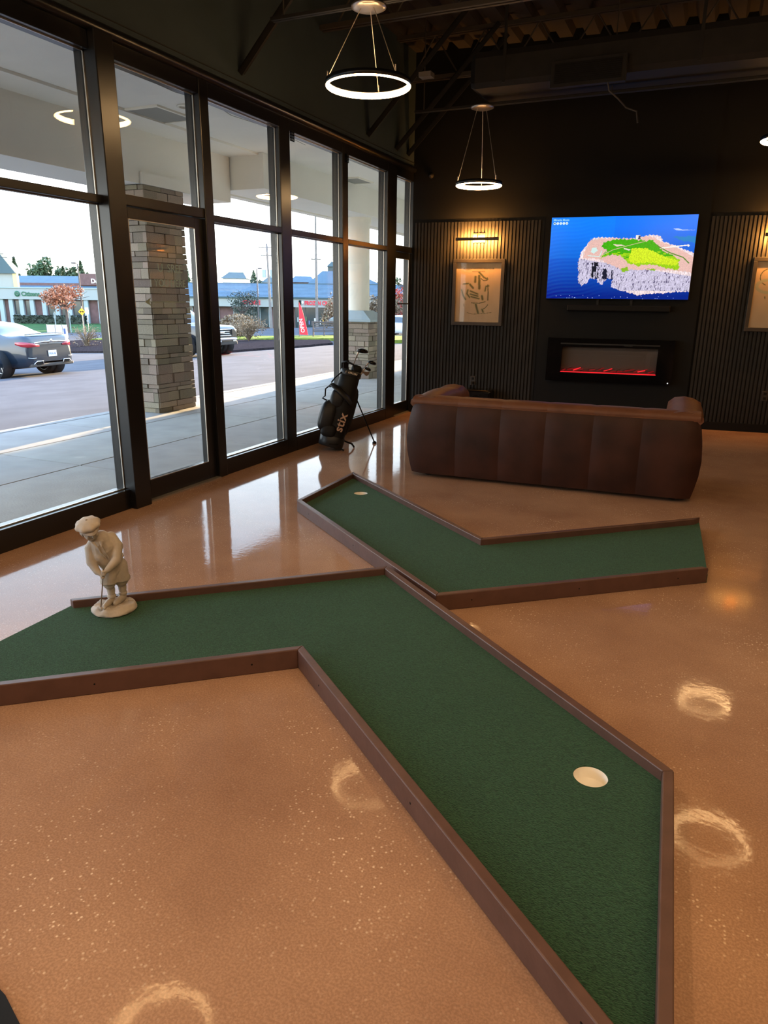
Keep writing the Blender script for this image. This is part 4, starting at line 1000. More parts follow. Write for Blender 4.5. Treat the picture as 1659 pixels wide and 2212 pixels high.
access_panel(-6.05, 12.05, .55, .55, 'grey access panel in the canopy ceiling near the round column')
t = thing('recessed_light', 'small round recessed light in the canopy ceiling beside the access panel', 'lamp', (-5.50, 6.99, 3.50))
MB().lathe([(.10, -.001), (.105, -.012), (.082, -.014), (.078, -.001)], 28).obj('trim_ring', M['stucco_pale'], t); MB().lathe([(0, -.003), (.078, -.003)], 24).obj('lamp_lens', M['chrome'], t)
ckb = MB(); pts = [(-5.2, 5.9), (-5.25, 6.5), (-5.15, 7.0), (-5.28, 7.5), (-5.2, 8.2), (-5.3, 9.2)]
ckb.tube([(x, y, 3.4985) for x, y in pts], .006, 5, flat=.3); ckb.obj('ceiling_crack', M['panel_grey'], can)

# ---------------------------------------------------------------- stone pillars
stone_me = None
def stones(parent, x0, x1, y0, y1, z0, z1, seed):
    global stone_me
    r_ = random.Random(seed)
    if stone_me is None:
        b = MB().box(-.5, .5, -.5, .5, -.5, .5); stone_me = b.mesh('stone'); stone_me.materials.append(M['stone'])
    z = z0; row = 0
    while z < z1-.02:
        h = min(r_.choice([.055, .065, .08, .10, .13]), z1-z)
        if z1-z-h < .03: h = z1-z
        for face in range(4):
            L_ = (y1-y0) if face in (0, 2) else (x1-x0); a = -.012
            while a < L_-.01:
                l_ = min(r_.uniform(.13, .34), L_+.012-a)
                if L_+.012-a-l_ < .07: l_ = L_+.012-a
                pr = r_.uniform(.006, .030); th = .05+pr; m_ = a+l_/2; hh = h
                o = link('stone', stone_me, None, parent)
                if face == 0: o.location = (x1-.05+th/2, y0+m_, z+hh/2); o.scale = (th, l_-.007, hh-.007)
                elif face == 2: o.location = (x0+.05-th/2, y0+m_, z+hh/2); o.scale = (th, l_-.007, hh-.007)
                elif face == 1: o.location = (x0+m_, y0+.05-th/2, z+hh/2); o.scale = (l_-.007, th, hh-.007)
                else: o.location = (x0+m_, y1-.05+th/2, z+hh/2); o.scale = (l_-.007, th, hh-.007)
                o.rotation_euler = (r_.uniform(-.006, .006), r_.uniform(-.006, .006), 0)
                a += l_
        z += h; row += 1
t = thing('stone_pillar', 'tall square pillar of stacked ledge stone seen through the glass door', 'pillar')
MB().box(-7.42, -6.71, 7.57, 8.26, 0, 2.90).obj('mortar_core', M['mortar'], t)
stones(t, -7.44, -6.69, 7.55, 8.28, 0, 2.86, 3)
MB().box(-7.46, -6.66, 7.52, 8.31, 2.86, 3.0).obj('beam_seat', ST, t)
t = thing('round_column', 'round pale column on a ledge stone pier with sloped cap, behind the golf bag', 'pillar')
MB().box(-6.83, -6.15, 12.98, 13.67, 0, 1.10).obj('mortar_core', M['mortar'], t)
stones(t, -6.86, -6.12, 12.95, 13.70, 0, 1.10, 5)
cap = MB(); cap.add([(-6.94, 12.87, 1.10), (-6.04, 12.87, 1.10), (-6.04, 13.78, 1.10), (-6.94, 13.78, 1.10), (-6.94, 12.87, 1.14), (-6.04, 12.87, 1.14), (-6.04, 13.78, 1.14), (-6.94, 13.78, 1.14), (-6.74, 13.09, 1.31), (-6.30, 13.09, 1.31), (-6.30, 13.55, 1.31), (-6.74, 13.55, 1.31)],
    [(3, 2, 1, 0), (0, 1, 5, 4), (1, 2, 6, 5), (2, 3, 7, 6), (3, 0, 4, 7), (4, 5, 9, 8), (5, 6, 10, 9), (6, 7, 11, 10), (7, 4, 8, 11), (8, 9, 10, 11)])
cap.obj('sloped_cap', M['bluepaint'], t)
MB().lathe([(.225, 1.30), (.225, 2.92), (.25, 2.93), (.25, 3.04)], 36, Matrix.Translation((-6.52, 13.32, 0))).obj('column_shaft', M['stucco_pale'], t)

# ================================================================== VEHICLES
def wheel(parent, x, y, r, side, wd=.22, spokes=10):
    t = empty('wheel', (x, y, r), 0, parent); W_ = Matrix.Rotation(R(90), 4, 'X')
    MB().lathe([(r*.68, -wd/2), (r*.95, -wd/2), (r, -wd/2+.03), (r, wd/2-.03), (r*.95, wd/2), (r*.68, wd/2)], 32, W_).obj('tire', M['tire'], t)
    rm = MB(); yy = side*(wd/2-.03)
    rm.lathe([(r*.62, -wd/2+.02), (r*.70, -wd/2+.0), (r*.70, wd/2), (r*.62, wd/2-.02)], 32, W_)
    for k in range(spokes):
        a = 2*math.pi*k/spokes+.1; c, s = math.cos(a), math.sin(a)
        rm.tube([(.04*c, yy, .04*s), (r*.66*c, yy, r*.66*s)], [.030, .020], 6, flat=.5)
    rm.lathe([(0, yy), (.06, yy)], 16, None); rm.ball((0, yy, 0), .055, .03, .055, 12, 6)
    rm.obj('rim', M['chrome'], t)
    MB().lathe([(0, 0), (r*.62, 0)], 24, Matrix.Translation((0, side*(wd/2-.10), 0)) @ W_).obj('brake_disc', M['tire'], t)
    return t
def loft_car(name, label, cat, paint, stations, glass_sides, rearwin, windshield, loc, heading, wheels, wr, track, ring):
    t = thing(name, label, cat, loc, heading)
    # interpolate the stations (Catmull-Rom)
    S = np.array(stations, float); xs = []
    for i in range(len(S)-1):
        p0, p1, p2, p3 = S[max(i-1, 0)], S[i], S[i+1], S[min(i+2, len(S)-1)]
        for q in range(4):
            u = q/4; xs.append(.5*((2*p1)+(-p0+p2)*u+(2*p0-5*p1+4*p2-p3)*u*u+(-p0+3*p1-3*p2+p3)*u**3))
    xs.append(S[-1]); rows = [[Vector(p) for p in ring(*s)] for s in xs]; n = len(rows[0])
    body = MB(); gl = MB(); rw = MB(); ws = MB()
    for i in range(len(rows)-1):
        xm = (xs[i][0]+xs[i+1][0])/2
        for k in range(n-1):
            quad = [rows[i][k], rows[i][k+1], rows[i+1][k+1], rows[i+1][k]]
            tgt = body
            if k in glass_sides[0] and any(a < xm < b_ for a, b_ in glass_sides[1]): tgt = gl
            if k in rearwin[0] and rearwin[1] < xm < rearwin[2]: tgt = rw
            if k in windshield[0] and windshield[1] < xm < windshield[2]: tgt = ws
            tgt.add(quad, [(0, 1, 2, 3)], True)
    body.add(rows[0], [tuple(range(n))]); body.add(rows[-1], [tuple(range(n-1, -1, -1))])
    def fin(b, nm, m_):
        if not b.f: return
        o = b.obj(nm, m_, t); bmm = bmesh.new(); bmm.from_mesh(o.data); bmesh.ops.remove_doubles(bmm, verts=bmm.verts, dist=.0005); bmesh.ops.recalc_face_normals(bmm, faces=bmm.faces); bmm.to_mesh(o.data); bmm.free(); return o
    fin(body, 'body', paint); fin(gl, 'side_window', M['car_glass']); fin(rw, 'rear_window', M['car_glass']); fin(ws, 'windshield', M['car_glass'])
    for wx in wheels:
        for s in (-1, 1):
            MB().lathe([(0, 0), (wr*1.16, 0), (wr*1.16, -s*.3)], 28, Matrix.Translation((wx, s*(track/2+.118), wr*1.02)) @ Matrix.Rotation(R(90), 4, 'X')).obj('wheel_well', M['tire'], t)
            wheel(t, wx, s*(track/2+.03), wr, s)
    return t
def ring_sedan(x, w_, zb, zl, wt, zt):
    # lower corner, side, belt, glass top, roof centre and mirrored
    h = [(w_*.80, zb), (w_*.97, zb+.05), (w_, zb+(zl-zb)*.38), (w_*.985, zb+(zl-zb)*.72), (w_*.95, zl), (wt*1.02, zl+(zt-zl)*.80), (wt*.86, zt-.01), (wt*.45, zt+.012), (0, zt+.016)]
    return [(x, y, z) for y, z in h]+[(x, -y, z) for y, z in h[-2::-1]]
sed = [(0.0, .72, .38, .72, .66, .80), (.06, .84, .27, .84, .76, .98), (.22, .90, .24, .93, .80, 1.07), (.62, .92, .22, .96, .80, 1.07), (.95, .93, .22, .97, .74, 1.13), (1.45, .93, .22, .97, .64, 1.34), (1.95, .93, .22, .96, .60, 1.44), (2.6, .93, .22, .95, .60, 1.455), (3.15, .93, .22, .95, .62, 1.36), (3.65, .93, .22, .94, .74, 1.10), (3.95, .92, .22, .92, .80, .99), (4.5, .89, .22, .84, .74, .88), (4.82, .80, .26, .70, .62, .74), (4.9, .66, .34, .60, .5, .62)]
def sedan(name, label, paint, loc, heading):
    t = loft_car(name, label, 'car', paint, sed, ((4, 11), ((1.15, 3.45),)), ((5, 6, 7, 8, 9, 10), .72, 1.72), ((5, 6, 7, 8, 9, 10), 3.02, 3.80), loc, heading, (1.02, 3.86), .335, 1.52, ring_sedan)
    # rear details (the rear faces -x of the car's own frame)
    for s in (-1, 1):
        b = MB(); b.grid([[Vector((.34, s*.925, .90)), Vector((.34, s*.925, .84))], [Vector((.15, s*.895, .90)), Vector((.15, s*.895, .78))], [Vector((.035, s*.80, .885)), Vector((.035, s*.80, .755))], [Vector((-.005, s*.62, .855)), Vector((-.005, s*.62, .765))], [Vector((-.015, s*.44, .82)), Vector((-.015, s*.44, .775))]], True)
        o = b.obj('tail_light', M['red_lens'], t); sdf = o.modifiers.new('thick', 'SOLIDIFY'); sdf.thickness = .02; sdf.offset = 0
        MB().tube([(-.005, s*.72, .33), (-.03, s*.62, .40), (-.035, s*.40, .40), (-.02, s*.38, .33)], .014, 6).obj('exhaust_trim', M['chrome'], t)
        MB().tube([(.05, s*.84, .50), (.0, s*.74, .48), (-.02, s*.62, .485)], .009, 6).obj('reflector_line', M['chrome'], t)
        MB().box(-.02, .01, s*.50-.12, s*.50+.12, .31, .385).obj('exhaust_tip', M['black'], t)
    MB().tube([(.0, -.60, .862), (-.03, -.3, .885), (-.035, 0, .89), (-.03, .3, .885), (.0, .60, .862)], .016, 6).obj('chrome_bar', M['chrome'], t)
    MB().lathe([(0, 0), (.045, 0), (.045, .012), (0, .018)], 20, Matrix.Translation((-.04, 0, .905)) @ Matrix.Rotation(R(-90), 4, 'Y')).obj('emblem', M['chrome'], t)
    MB().box(-.012, .12, -.80, .80, .255, .335).obj('bumper_valance', M['lower_plastic'], t, .02)
    MB().box(-.035, -.02, -.155, .155, .50, .655).obj('license_plate', M['plate'], t, .004)
    text('MS4 AE', .085, M['plate_ink'], 'plate_lettering', t, Matrix.Translation((-.036, 0, .545)) @ Matrix(((0, 0, -1), (-1, 0, 0), (0, 1, 0))).to_4x4(), .001)
    MB().tube([(.16, -.72, 1.075), (.10, -.4, 1.095), (.09, 0, 1.10), (.10, .4, 1.095), (.16, .72, 1.075)], .020, 6, flat=.6).obj('lip_spoiler', paint, t)
    MB().prism([(0, 0), (.16, 0), (.03, .085), (0, .085)], -.018, .018, Matrix.Translation((1.86, 0, 1.44)) @ UP).obj('roof_antenna', M['black'], t)
    for s in (-1, 1):
        MB().tube([(2.2, s*.955, .80), (2.4, s*.955, .80)], .012, 6).obj('door_handle', M['chrome'], t)
        MB().ball((3.35, s*1.02, 1.0), .07, .09, .055, 10, 7).obj('side_mirror', paint, t)
        MB().tube([(1.15, s*.90, .985), (2.2, s*.895, .99), (3.45, s*.90, .975)], .008, 6).obj('belt_trim', M['chrome'], t)
        for xx in (1.55, 2.45, 3.35): MB().tube([(xx, s*.927, .32), (xx, s*.932, .6), (xx, s*.905, .93)], .005, 5).obj('door_seam', M['black'], t)
        MB().box(4.62, 4.84, s*.62-.12, s*.62+.12, .62, .72).obj('headlight', M['chrome'], t, .02)
    return t
rl, rr_ = Vector((-18.35, 14.29, 0)), Vector((-18.03, 15.77, 0))
hd_ = Vector((-(rr_-rl).y, (rr_-rl).x, 0)).normalized(); mid = (rl+rr_)/2-hd_*1.02+Vector((.15, .20, 0))
hd_ = Vector((-math.cos(R(6)), -math.sin(R(6)), 0))
def lot_z(x): return -.15+.052*(x+7.43)
sd = sedan('sedan', 'dark blue sedan seen from the rear at the left edge of the car park', M['carpaint_blue'], (mid.x, mid.y, lot_z(mid.x)+.0), math.atan2(hd_.y, hd_.x))
sd.rotation_euler = (0, -math.asin(.052*hd_.x/1.0)*1.0, math.atan2(hd_.y, hd_.x))
sd.scale = (1.0, 1.0, 1.07)
wc = sedan('sedan', 'white car parked far off, glimpsed through the narrow door by the corner', M['carpaint_white'], (-22.6, 49.0, lot_z(-22.6)), R(-12))

def ring_truck(x, w_, zb, zl, wt, zt):
    h = [(w_*.84, zb), (w_*.98, zb+.06), (w_, zb+(zl-zb)*.45), (w_*.99, zb+(zl-zb)*.80), (w_*.96, zl), (wt*1.04, zl+(zt-zl)*.84), (wt*.92, zt-.015), (wt*.5, zt+.01), (0, zt+.015)]
    return [(x, y, z) for y, z in h]+[(x, -y, z) for y, z in h[-2::-1]]
trk = [(0, .92, .52, 1.10, .78, 1.72), (.10, .97, .42, 1.17, .80, 1.84), (.5, 1.0, .40, 1.18, .80, 1.88), (1.5, 1.01, .40, 1.18, .80, 1.90), (2.6, 1.01, .40, 1.18, .80, 1.90), (3.3, 1.01, .40, 1.18, .78, 1.85), (3.9, 1.01, .40, 1.17, .84, 1.42), (4.15, 1.01, .40, 1.16, .90, 1.24), (4.8, 1.0, .40, 1.10, .90, 1.19), (5.35, .98, .42, 1.04, .88, 1.14), (5.55, .95, .45, .98, .84, 1.06), (5.62, .90, .50, .90, .80, .98)]
TH = R(-6); tp = Vector((-18.35, 23.35, 0)); hv = Vector((math.cos(TH), math.sin(TH), 0)); rv = Vector((hv.y, -hv.x, 0)); org = tp-hv*4.65-rv*.85+Vector((-.35,-.30,0))
tk = loft_car('pickup_truck', 'large dark truck with chrome grille parked behind the stone pillar', 'car', M['carpaint_black'], trk, ((4, 11), ((.35, 3.55),)), ((99,), 0, 0), ((5, 6, 7, 8, 9, 10), 3.42, 4.08), (org.x, org.y, lot_z(org.x)+.04), TH, (1.15, 4.65), .41, 1.70, ring_truck)
tk.rotation_euler = (0, -.052*hv.x, TH)
for i, z in enumerate((.74, .82, .90, .98)): MB().tube([(5.60, -.66, z), (5.655, 0, z), (5.60, .66, z)], .022 if i in (0, 3) else .014, 6).obj('grille_bar', M['chrome'], tk)
MB().box(5.50, 5.625, -.66, .66, .70, 1.0).obj('grille_void', M['black'], tk, .02)
MB().tube([(5.58, -.90, .60), (5.68, -.5, .61), (5.70, 0, .61), (5.68, .5, .61), (5.58, .90, .60)], .045, 8, flat=1.3).obj('front_bumper', M['chrome'], tk)
MB().box(5.64, 5.70, -.12, .12, .84, .90).obj('grille_emblem', M['chrome'], tk, .01)
for s in (-1, 1):
    MB().box(5.38, 5.60, s*.80-.13, s*.80+.13, .80, .98).obj('headlight', M['chrome'], tk, .03)
    MB().box(5.50, 5.66, s*.72-.09, s*.72+.09, .49, .56).obj('fog_lamp', M['alu'], tk, .02)
    MB().ball((3.75, s*1.13, 1.24), .07, .11, .10, 10, 7).obj('side_mirror', M['carpaint_black'], tk)
    for xx in (1.55, 2.65, 3.75): MB().tube([(xx, s*1.012, .5), (xx, s*1.018, .85), (xx, s*.98, 1.16)], .006, 5).obj('door_seam', M['black'], tk)
    MB().box(-.01, .06, s*.86-.07, s*.86+.07, 1.05, 1.50).obj('tail_light', M['red_lens'], tk, .02)
    MB().box(1.6, 4.0, s*.96-.08, s*.96+.08, .34, .39).obj('running_board', M['black'], tk, .01)
MB().box(5.70, 5.715, -.42, -.12, .50, .64).obj('license_plate', M['plate'], tk, .004)
MB().box(5.715, 5.718, -.30, -.24, .55, .59).obj('plate_mark', M['plate_ink'], tk)
MB().box(5.40, 5.64, -.9, .9, .38, .52).obj('lower_valance', M['lower_plastic'], tk, .03)
MB().box(-.02, .02, -.72, .72, 1.18, 1.74).obj('rear_window', M['car_glass'], tk, .02)

# ================================================================== VERGE, SHRUBS, STREET FURNITURE
def on_lot(pts, z=.06, nm='', m_=None, kind=None):
    b = MB(); n = len(pts); top = [Vector((x, y, lot_z(x)+z if x > -38 else -1.74+z)) for x, y in pts]; lo = [p-Vector((0, 0, z+.05)) for p in top]
    b.add(top+lo, [tuple(range(n))]+[(i, (i+1) % n, n+(i+1) % n, n+i) for i in range(n)]); return b.obj(nm, m_)
tag(on_lot([(-31.4, 28.8), (-24.0, 27.4), (-19.2, 25.6), (-18.7, 27.9), (-17.7, 30.0), (-17.5, 32.8), (-20.6, 38.1), (-31.1, 43.0), (-44, 41.5), (-44, 36)], .10, 'mulch_bed', M['mulch']), 'dark mulch bed of the planted island behind the truck', 'flower bed', None, 'stuff')
tag(on_lot([(-44, 42.0), (-31.1, 43.4), (-20.5, 38.5), (-17.3, 32.9), (-14.2, 32.6), (-12, 33), (-12, 40), (-16.3, 40.0), (-26.0, 46.5), (-44, 45.5)], .16, 'grass_strip', M['grass']), 'sunlit strip of yellow-green grass along the far side of the car park', 'grass', None, 'stuff')
tag(on_lot([(-38.5, 47), (-46, 47), (-66, 300-240), (-66, 62), (-30, 90), (-20, 80), (-14, 55), (-26, 49)], .03, 'street', M['road'])if False else on_lot([(-46, 30), (-60, 36), (-38.5, 78), (-20, 84), (-14, 70), (-27, 52), (-38, 48)], .05, 'street', M['road']), None, None, None, 'structure')
def shrub(name, label, loc, rx, rz, n, m_, stems=26, seed=1, base=.0, twig=.012, leaf=.05):
    r_ = random.Random(seed); t = thing(name, label, 'shrub', loc)
    b = MB()
    for i in range(stems):
        a = r_.uniform(0, 6.28); q = r_.uniform(.2, 1); h = r_.uniform(.6, 1)*rz*2
        p1 = Vector((rx*.35*q*math.cos(a), rx*.35*q*math.sin(a), h*.45)); p2 = Vector((rx*q*math.cos(a), rx*q*math.sin(a), h*(1-.35*q)))
        b.tube([(0, 0, 0), p1, p2], [twig*1.5, twig, twig*.4], 4, cap=False)
        for j in range(4):
            a2 = a+r_.uniform(-.7, .7); p3 = p1.lerp(p2, r_.uniform(.2, .9)); b.tube([p3, p3+Vector((math.cos(a2)*rx*.3, math.sin(a2)*rx*.3, r_.uniform(.05, .35)*rz))], [twig*.6, twig*.25], 3, cap=False)
    b.obj('stem', M['bark'] if m_ is not M['leaf_tan'] else M['leaf_tan'], t)
    if n:
        lf = MB()
        for i in range(n):
            u_ = r_.uniform(-1, 1); a = r_.uniform(0, 6.28); k = r_.uniform(.75, 1.0); s = math.sqrt(1-u_*u_)
            c = Vector((rx*k*s*math.cos(a), rx*k*s*math.sin(a), base+rz*(1+k*u_))); d1 = Vector((r_.uniform(-1, 1), r_.uniform(-1, 1), r_.uniform(-1, 1))).normalized(); d2 = d1.cross(Vector((r_.uniform(-1, 1), r_.uniform(-1, 1), 1))).normalized()
            lf.add([c-d1*leaf, c+d2*leaf*.6, c+d1*leaf, c-d2*leaf*.6], [(0, 1, 2, 3)])
        lf.obj('foliage', m_, t)
    return t
shrub('round_shrub', 'rounded brown shrub right behind the hood of the dark truck', (-33.0, 46.4, -1.47), 1.45, .95, 2600, M['leaf_tan'], seed=4, leaf=.10)
shrub('bare_shrub', 'spreading bare-twigged shrub on the mulch bed beside the truck', (-27.3, 39.6, -1.08), 1.25, .85, 420, M['leaf_tan'], stems=70, seed=9, twig=.018, leaf=.06)
shrub('bare_shrub', 'small pale twiggy shrub between the sedan and the truck', (-33.5, 32.0, -1.40), .95, .75, 160, M['leaf_tan'], stems=46, seed=12, twig=.016, leaf=.05)
t = thing('feather_flag', 'tall red feather flag with white letters beside the window post', 'flag', (-25.7, 43.3, -.93))
FM = Matrix.Rotation(R(20), 4, 'Z')
MB().cyl((0, 0, 0), (0, 0, 2.35), .02, 8).obj('flag_pole', M['lamp_pole'], t)
MB().prism([(.03, .15), (.62, .12), (.55, .5), (.38, 1.3), (.20, 1.95), (.03, 2.3)], -.006, .006, FM @ UP).obj('flag_cloth', M['red'], t)
text('OPEN', .36, M['white'], 'lettering', t, FM @ Matrix.Translation((.12, -.012, .30)) @ UP @ Matrix.Translation((.28, 0, 0)) @ Matrix.Rotation(R(100), 4, 'Z'), .002, 'LEFT', .004)
t = thing('slatted_bench', 'dark slatted bench seen from behind near the round column', 'bench', (-24.87, 43.77, -.90), R(24))
bwid = 1.50
for x in (0, bwid/2, bwid): MB().box(x-.04, x+.04, -.03, .03, 0, .95).obj('post', M['bench_wood'], t)
for i in range(6): MB().box(-.04, bwid+.04, -.02, .02, .30+i*.115, .36+i*.115).obj('slat', M['bench_wood'], t)
MB().box(-.10, bwid+.10, -.05, .05, .93, 1.0).obj('top_slat', M['bench_wood'], t)
for i in range(4): MB().box(-.02, bwid+.02, .08+i*.11, .17+i*.11, .40, .43).obj('seat_slat', M['bench_wood'], t)
for x in (0, bwid): MB().box(x-.03, x+.03, .42, .48, 0, .55).obj('front_leg', M['bench_wood'], t)

YV = math.cos(YAW), math.sin(YAW)
def FR(a, t_, z): return Vector((a*math.cos(YAW)+t_*math.sin(YAW), -a*math.sin(YAW)+t_*math.cos(YAW), z))
def far(name, label, cat, a, t_, group=None, z=-1.74): return thing(name, label, cat, FR(a, t_, z), -YAW, group)
t = far('sales_boards', 'row of white sign boards standing beyond the trunk of the sedan', 'sign', -25.9, 55.8)
for i, (x0, x1) in enumerate(((0, .62), (.66, 1.18), (1.2, 1.55))):
    MB().box(x0, x1, -.02, .02, .25, 1.22).obj('board', M['white'], t); MB().box(x0-.03, x0, -.03, .03, 0, 1.25).obj('post', M['lamp_pole'], t)
MB().box(1.27, 1.42, -.03, -.02, .55, .95).obj('picture_patch', M['plate_ink'], t)

# ---------------------------------------------------------------- poles
def utility_pole(a, t_, h, label, arms, tr, lean=0, z=-1.74):
    t = far('utility_pole', label, 'pole', a, t_, 'utility poles across the road', z)
    MB().tube([(0, 0, 0), (lean, 0, h)], [.16, .09], 10).obj('pole_shaft', M['pole'], t)
    for (x0, x1, zz) in arms:
        ao = MB().box(x0, x1, -.05, .05, zz-.05, zz+.05).obj('crossarm', M['pole'], t)
        for k in range(4): MB().cyl((x0+.05+(x1-x0-.1)*k/3, 0, zz+.05), (x0+.05+(x1-x0-.1)*k/3, 0, zz+.17), .03, 6).obj('insulator', M['white_plastic'], ao)
    if tr:
        for s in (-1, 1): MB().cyl((s*.42+lean*.7, 0, tr-.4), (s*.42+lean*.7, 0, tr+.4), .22, 12).obj('transformer', M['bluepaint'], t)
    return t
utility_pole(-12.1, 77.3, 8.7, 'utility pole with two crossarms and paired transformers', ((-1.05, .2, 8.35), (-.85, .75, 7.55)), 5.8, lean=-.22)
utility_pole(-7.4, 78.5, 13.5, 'tall utility pole rising past the window top, left of the cupola', ((-.6, .6, 12.2), (-.5, .5, 7.3)), 0)
def street_light(a, t_, h, label, side, z=-1.74):
    t = far('street_light', label, 'lamp', a, t_, None, z)
    MB().tube([(0, 0, 0), (0, 0, h)], [.09, .06], 8).obj('pole_shaft', M['lamp_pole'], t); MB().cyl((0, 0, h-.02), (side*.45, 0, h+.03), .03, 6).obj('arm', M['lamp_pole'], t)
    MB().box(side*.35-.22, side*.35+.22, -.12, .12, h-.02, h+.12).obj('lamp_head', M['lamp_pole'], t, .02)
street_light(-28.9, 70, 6.25, 'dark parking-lot lamp post standing by the orange tree', -1)
street_light(-13.9, 80, 6.35, 'thin grey street lamp left of the transformer pole', 1)
t = far('warning_sign', 'yellow diamond warning sign with a double arrow under the lamp post', 'sign', -22.88-3.4, 63.5)
MB().cyl((0, .03, 0), (0, .03, 2.5), .03, 6).obj('post', M['alu'], t)
MB().prism([(0, -.31), (.31, 0), (0, .31), (-.31, 0)], 0, .02, Matrix.Translation((0, 0, 2.05)) @ UP).obj('sign_face', M['yellow'], t)
MB().prism([(-.20, 0), (-.08, .10), (-.08, .03), (.08, .03), (.08, .10), (.20, 0), (.08, -.10), (.08, -.03), (-.08, -.03), (-.08, -.10)], .021, .026, Matrix.Translation((0, 0, 2.05)) @ UP).obj('arrow_mark', M['black'], t)
t = far('road_sign', 'small white rectangular sign right of the yellow diamond', 'sign', -25.85, 63.5)
MB().cyl((0, .03, 0), (0, .03, 2.4), .03, 6).obj('post', M['alu'], t); MB().box(-.15, .15, 0, .02, 1.85, 2.4).obj('sign_face', M['white'], t)
for px_, dd in ((-30.2, 0), (-31.6, .4)):
    t = far('marker_post', 'slim pale marker post %s in front of the bank hedge' % ('nearer the orange tree' if dd == 0 else 'nearer the left edge'), 'post', px_, 70)
    MB().cyl((0, 0, 0), (0, 0, 1.9), .05, 6).obj('post_shaft', M['bluepaint'], t); MB().box(-.1, .1, -.02, .02, 1.3, 1.8).obj('plate', M['bluepaint'], t)

# ================================================================== BUILDINGS ACROSS THE ROAD
B_ = far('bank_building', 'low brick bank with pale fascia, white pilasters and green sign', 'building', -50.1, 95)
MB().box(-6, 22.5, 0, 10, 0, 3.0).obj('wall', M['brick'], B_)
MB().box(-6.2, 22.7, -.6, 10, 2.92, 4.28).obj('fascia', M['trimwhite'], B_); MB().box(-6.3, 22.8, -.7, 10.2, 4.28, 4.40).obj('coping', M['bluepaint'], B_)
for i, x in enumerate((-1.4, .75, 1.95, 3.3, 4.65, 6.2, 7.85, 9.45, 11.6, 13.4, 15.6, 17.8, 20.0)): MB().box(x-.26, x+.26, -.45, -.05, 0, 2.95).obj('pilaster', M['bluepaint'], B_)
for (x0, x1, z0) in ((2.3, 3.0, 1.0), (3.7, 4.35, .9), (6.6, 7.5, .9), (8.3, 9.1, .9), (9.8, 11.2, .9), (14, 15.2, .9), (18.2, 19.6, .9)):
    f_ = MB().box(x0, x1, -.06, 0, z0, 2.75).obj('window', M['win_dark'], B_); MB().box(x0, x1, -.10, -.05, z0-.08, z0+.02).obj('window_sill', M['bluepaint'], f_)
MB().lathe([(.20, 0), (.34, 0), (.34, .05), (.20, .05)], 24, Matrix.Translation((3.05, -.66, 3.60)) @ UP).obj('sign_roundel', M['green_sign'], B_)
MB().lathe([(0, 0), (.12, 0)], 16, Matrix.Translation((3.05, -.70, 3.60)) @ UP).obj('sign_roundel', M['green_sign'], B_)
text('Citizens', .72, M['green_sign'], 'sign_lettering', B_, Matrix.Translation((3.55, -.64, 3.35)) @ UP, .02, 'LEFT', .02)
t = far('clipped_hedge', 'dark green clipped hedge in front of the bank', 'hedge', -46.8, 92)
hd2 = MB(); r_ = random.Random(2)
for i in range(2400):
    c = Vector((r_.uniform(0, 9), r_.uniform(0, .8), r_.uniform(0, 1.0))); d1 = Vector((r_.uniform(-1, 1), r_.uniform(-1, 1), r_.uniform(-1, 1))).normalized()*.16; d2 = d1.cross(Vector((0, .3, 1))).normalized()*.11; hd2.add([c-d1, c+d2, c+d1, c-d2], [(0, 1, 2, 3)])
hd2.box(.1, 8.9, .1, .7, 0, .9); hd2.obj('foliage', M['leaf_dark'], t)
t = far('pavilion', 'grey pyramid-roofed building at the far left edge', 'building', -61, 110)
MB().box(-2, 5.9, 0, 1.6, 0, 6.6).obj('wall', M['cream'], t); MB().box(5.9, 6.5, -.2, .4, 0, 6.6).obj('corner_trim', M['yellow_trim'] if 'yellow_trim' in M else mat('yellow_trim', (.72, .58, .26), .8), t)
MB().add([(-3, -.4, 6.5), (6.5, -.4, 6.5), (6.5, 2.2, 6.5), (-3, 2.2, 6.5), (2.0, .9, 11.8)], [(0, 1, 4), (1, 2, 4), (2, 3, 4), (3, 0, 4), (3, 2, 1, 0)]).obj('roof', M['roof_teal'], t)
t = far('strip_mall', 'long distant brick strip mall behind the orange tree, with white lettering', 'building', -66, 130)
MB().box(0, 25, 0, 12, 0, 5.6).obj('wall', M['brick'], t)
MB().add([(-.5, -1, 4.8), (24, -1, 4.8), (24, 5, 6.9), (-.5, 5, 6.9), (24, 5, 5), (-.5, 5, 5)], [(0, 1, 2, 3), (1, 4, 2), (0, 3, 5), (0, 5, 4, 1)]).obj('roof', M['roof_blue'], t)
MB().box(12.5, 25, -.3, 1, 5.3, 7.2).obj('parapet', M['brick'], t); MB().box(1, 12, -1.1, -1.0, 4.0, 4.5).obj('canopy_band', M['bluepaint'], t)
text('Dollar', 1.05, M['white'], 'sign_lettering', t, Matrix.Translation((14.5, -.35, 5.62)) @ UP, .05, 'LEFT', .03)
for i in range(7): MB().box(1+i*1.7, 2.2+i*1.7, -.05, .05, 2.2, 3.8).obj('window', M['win_dark'], t)

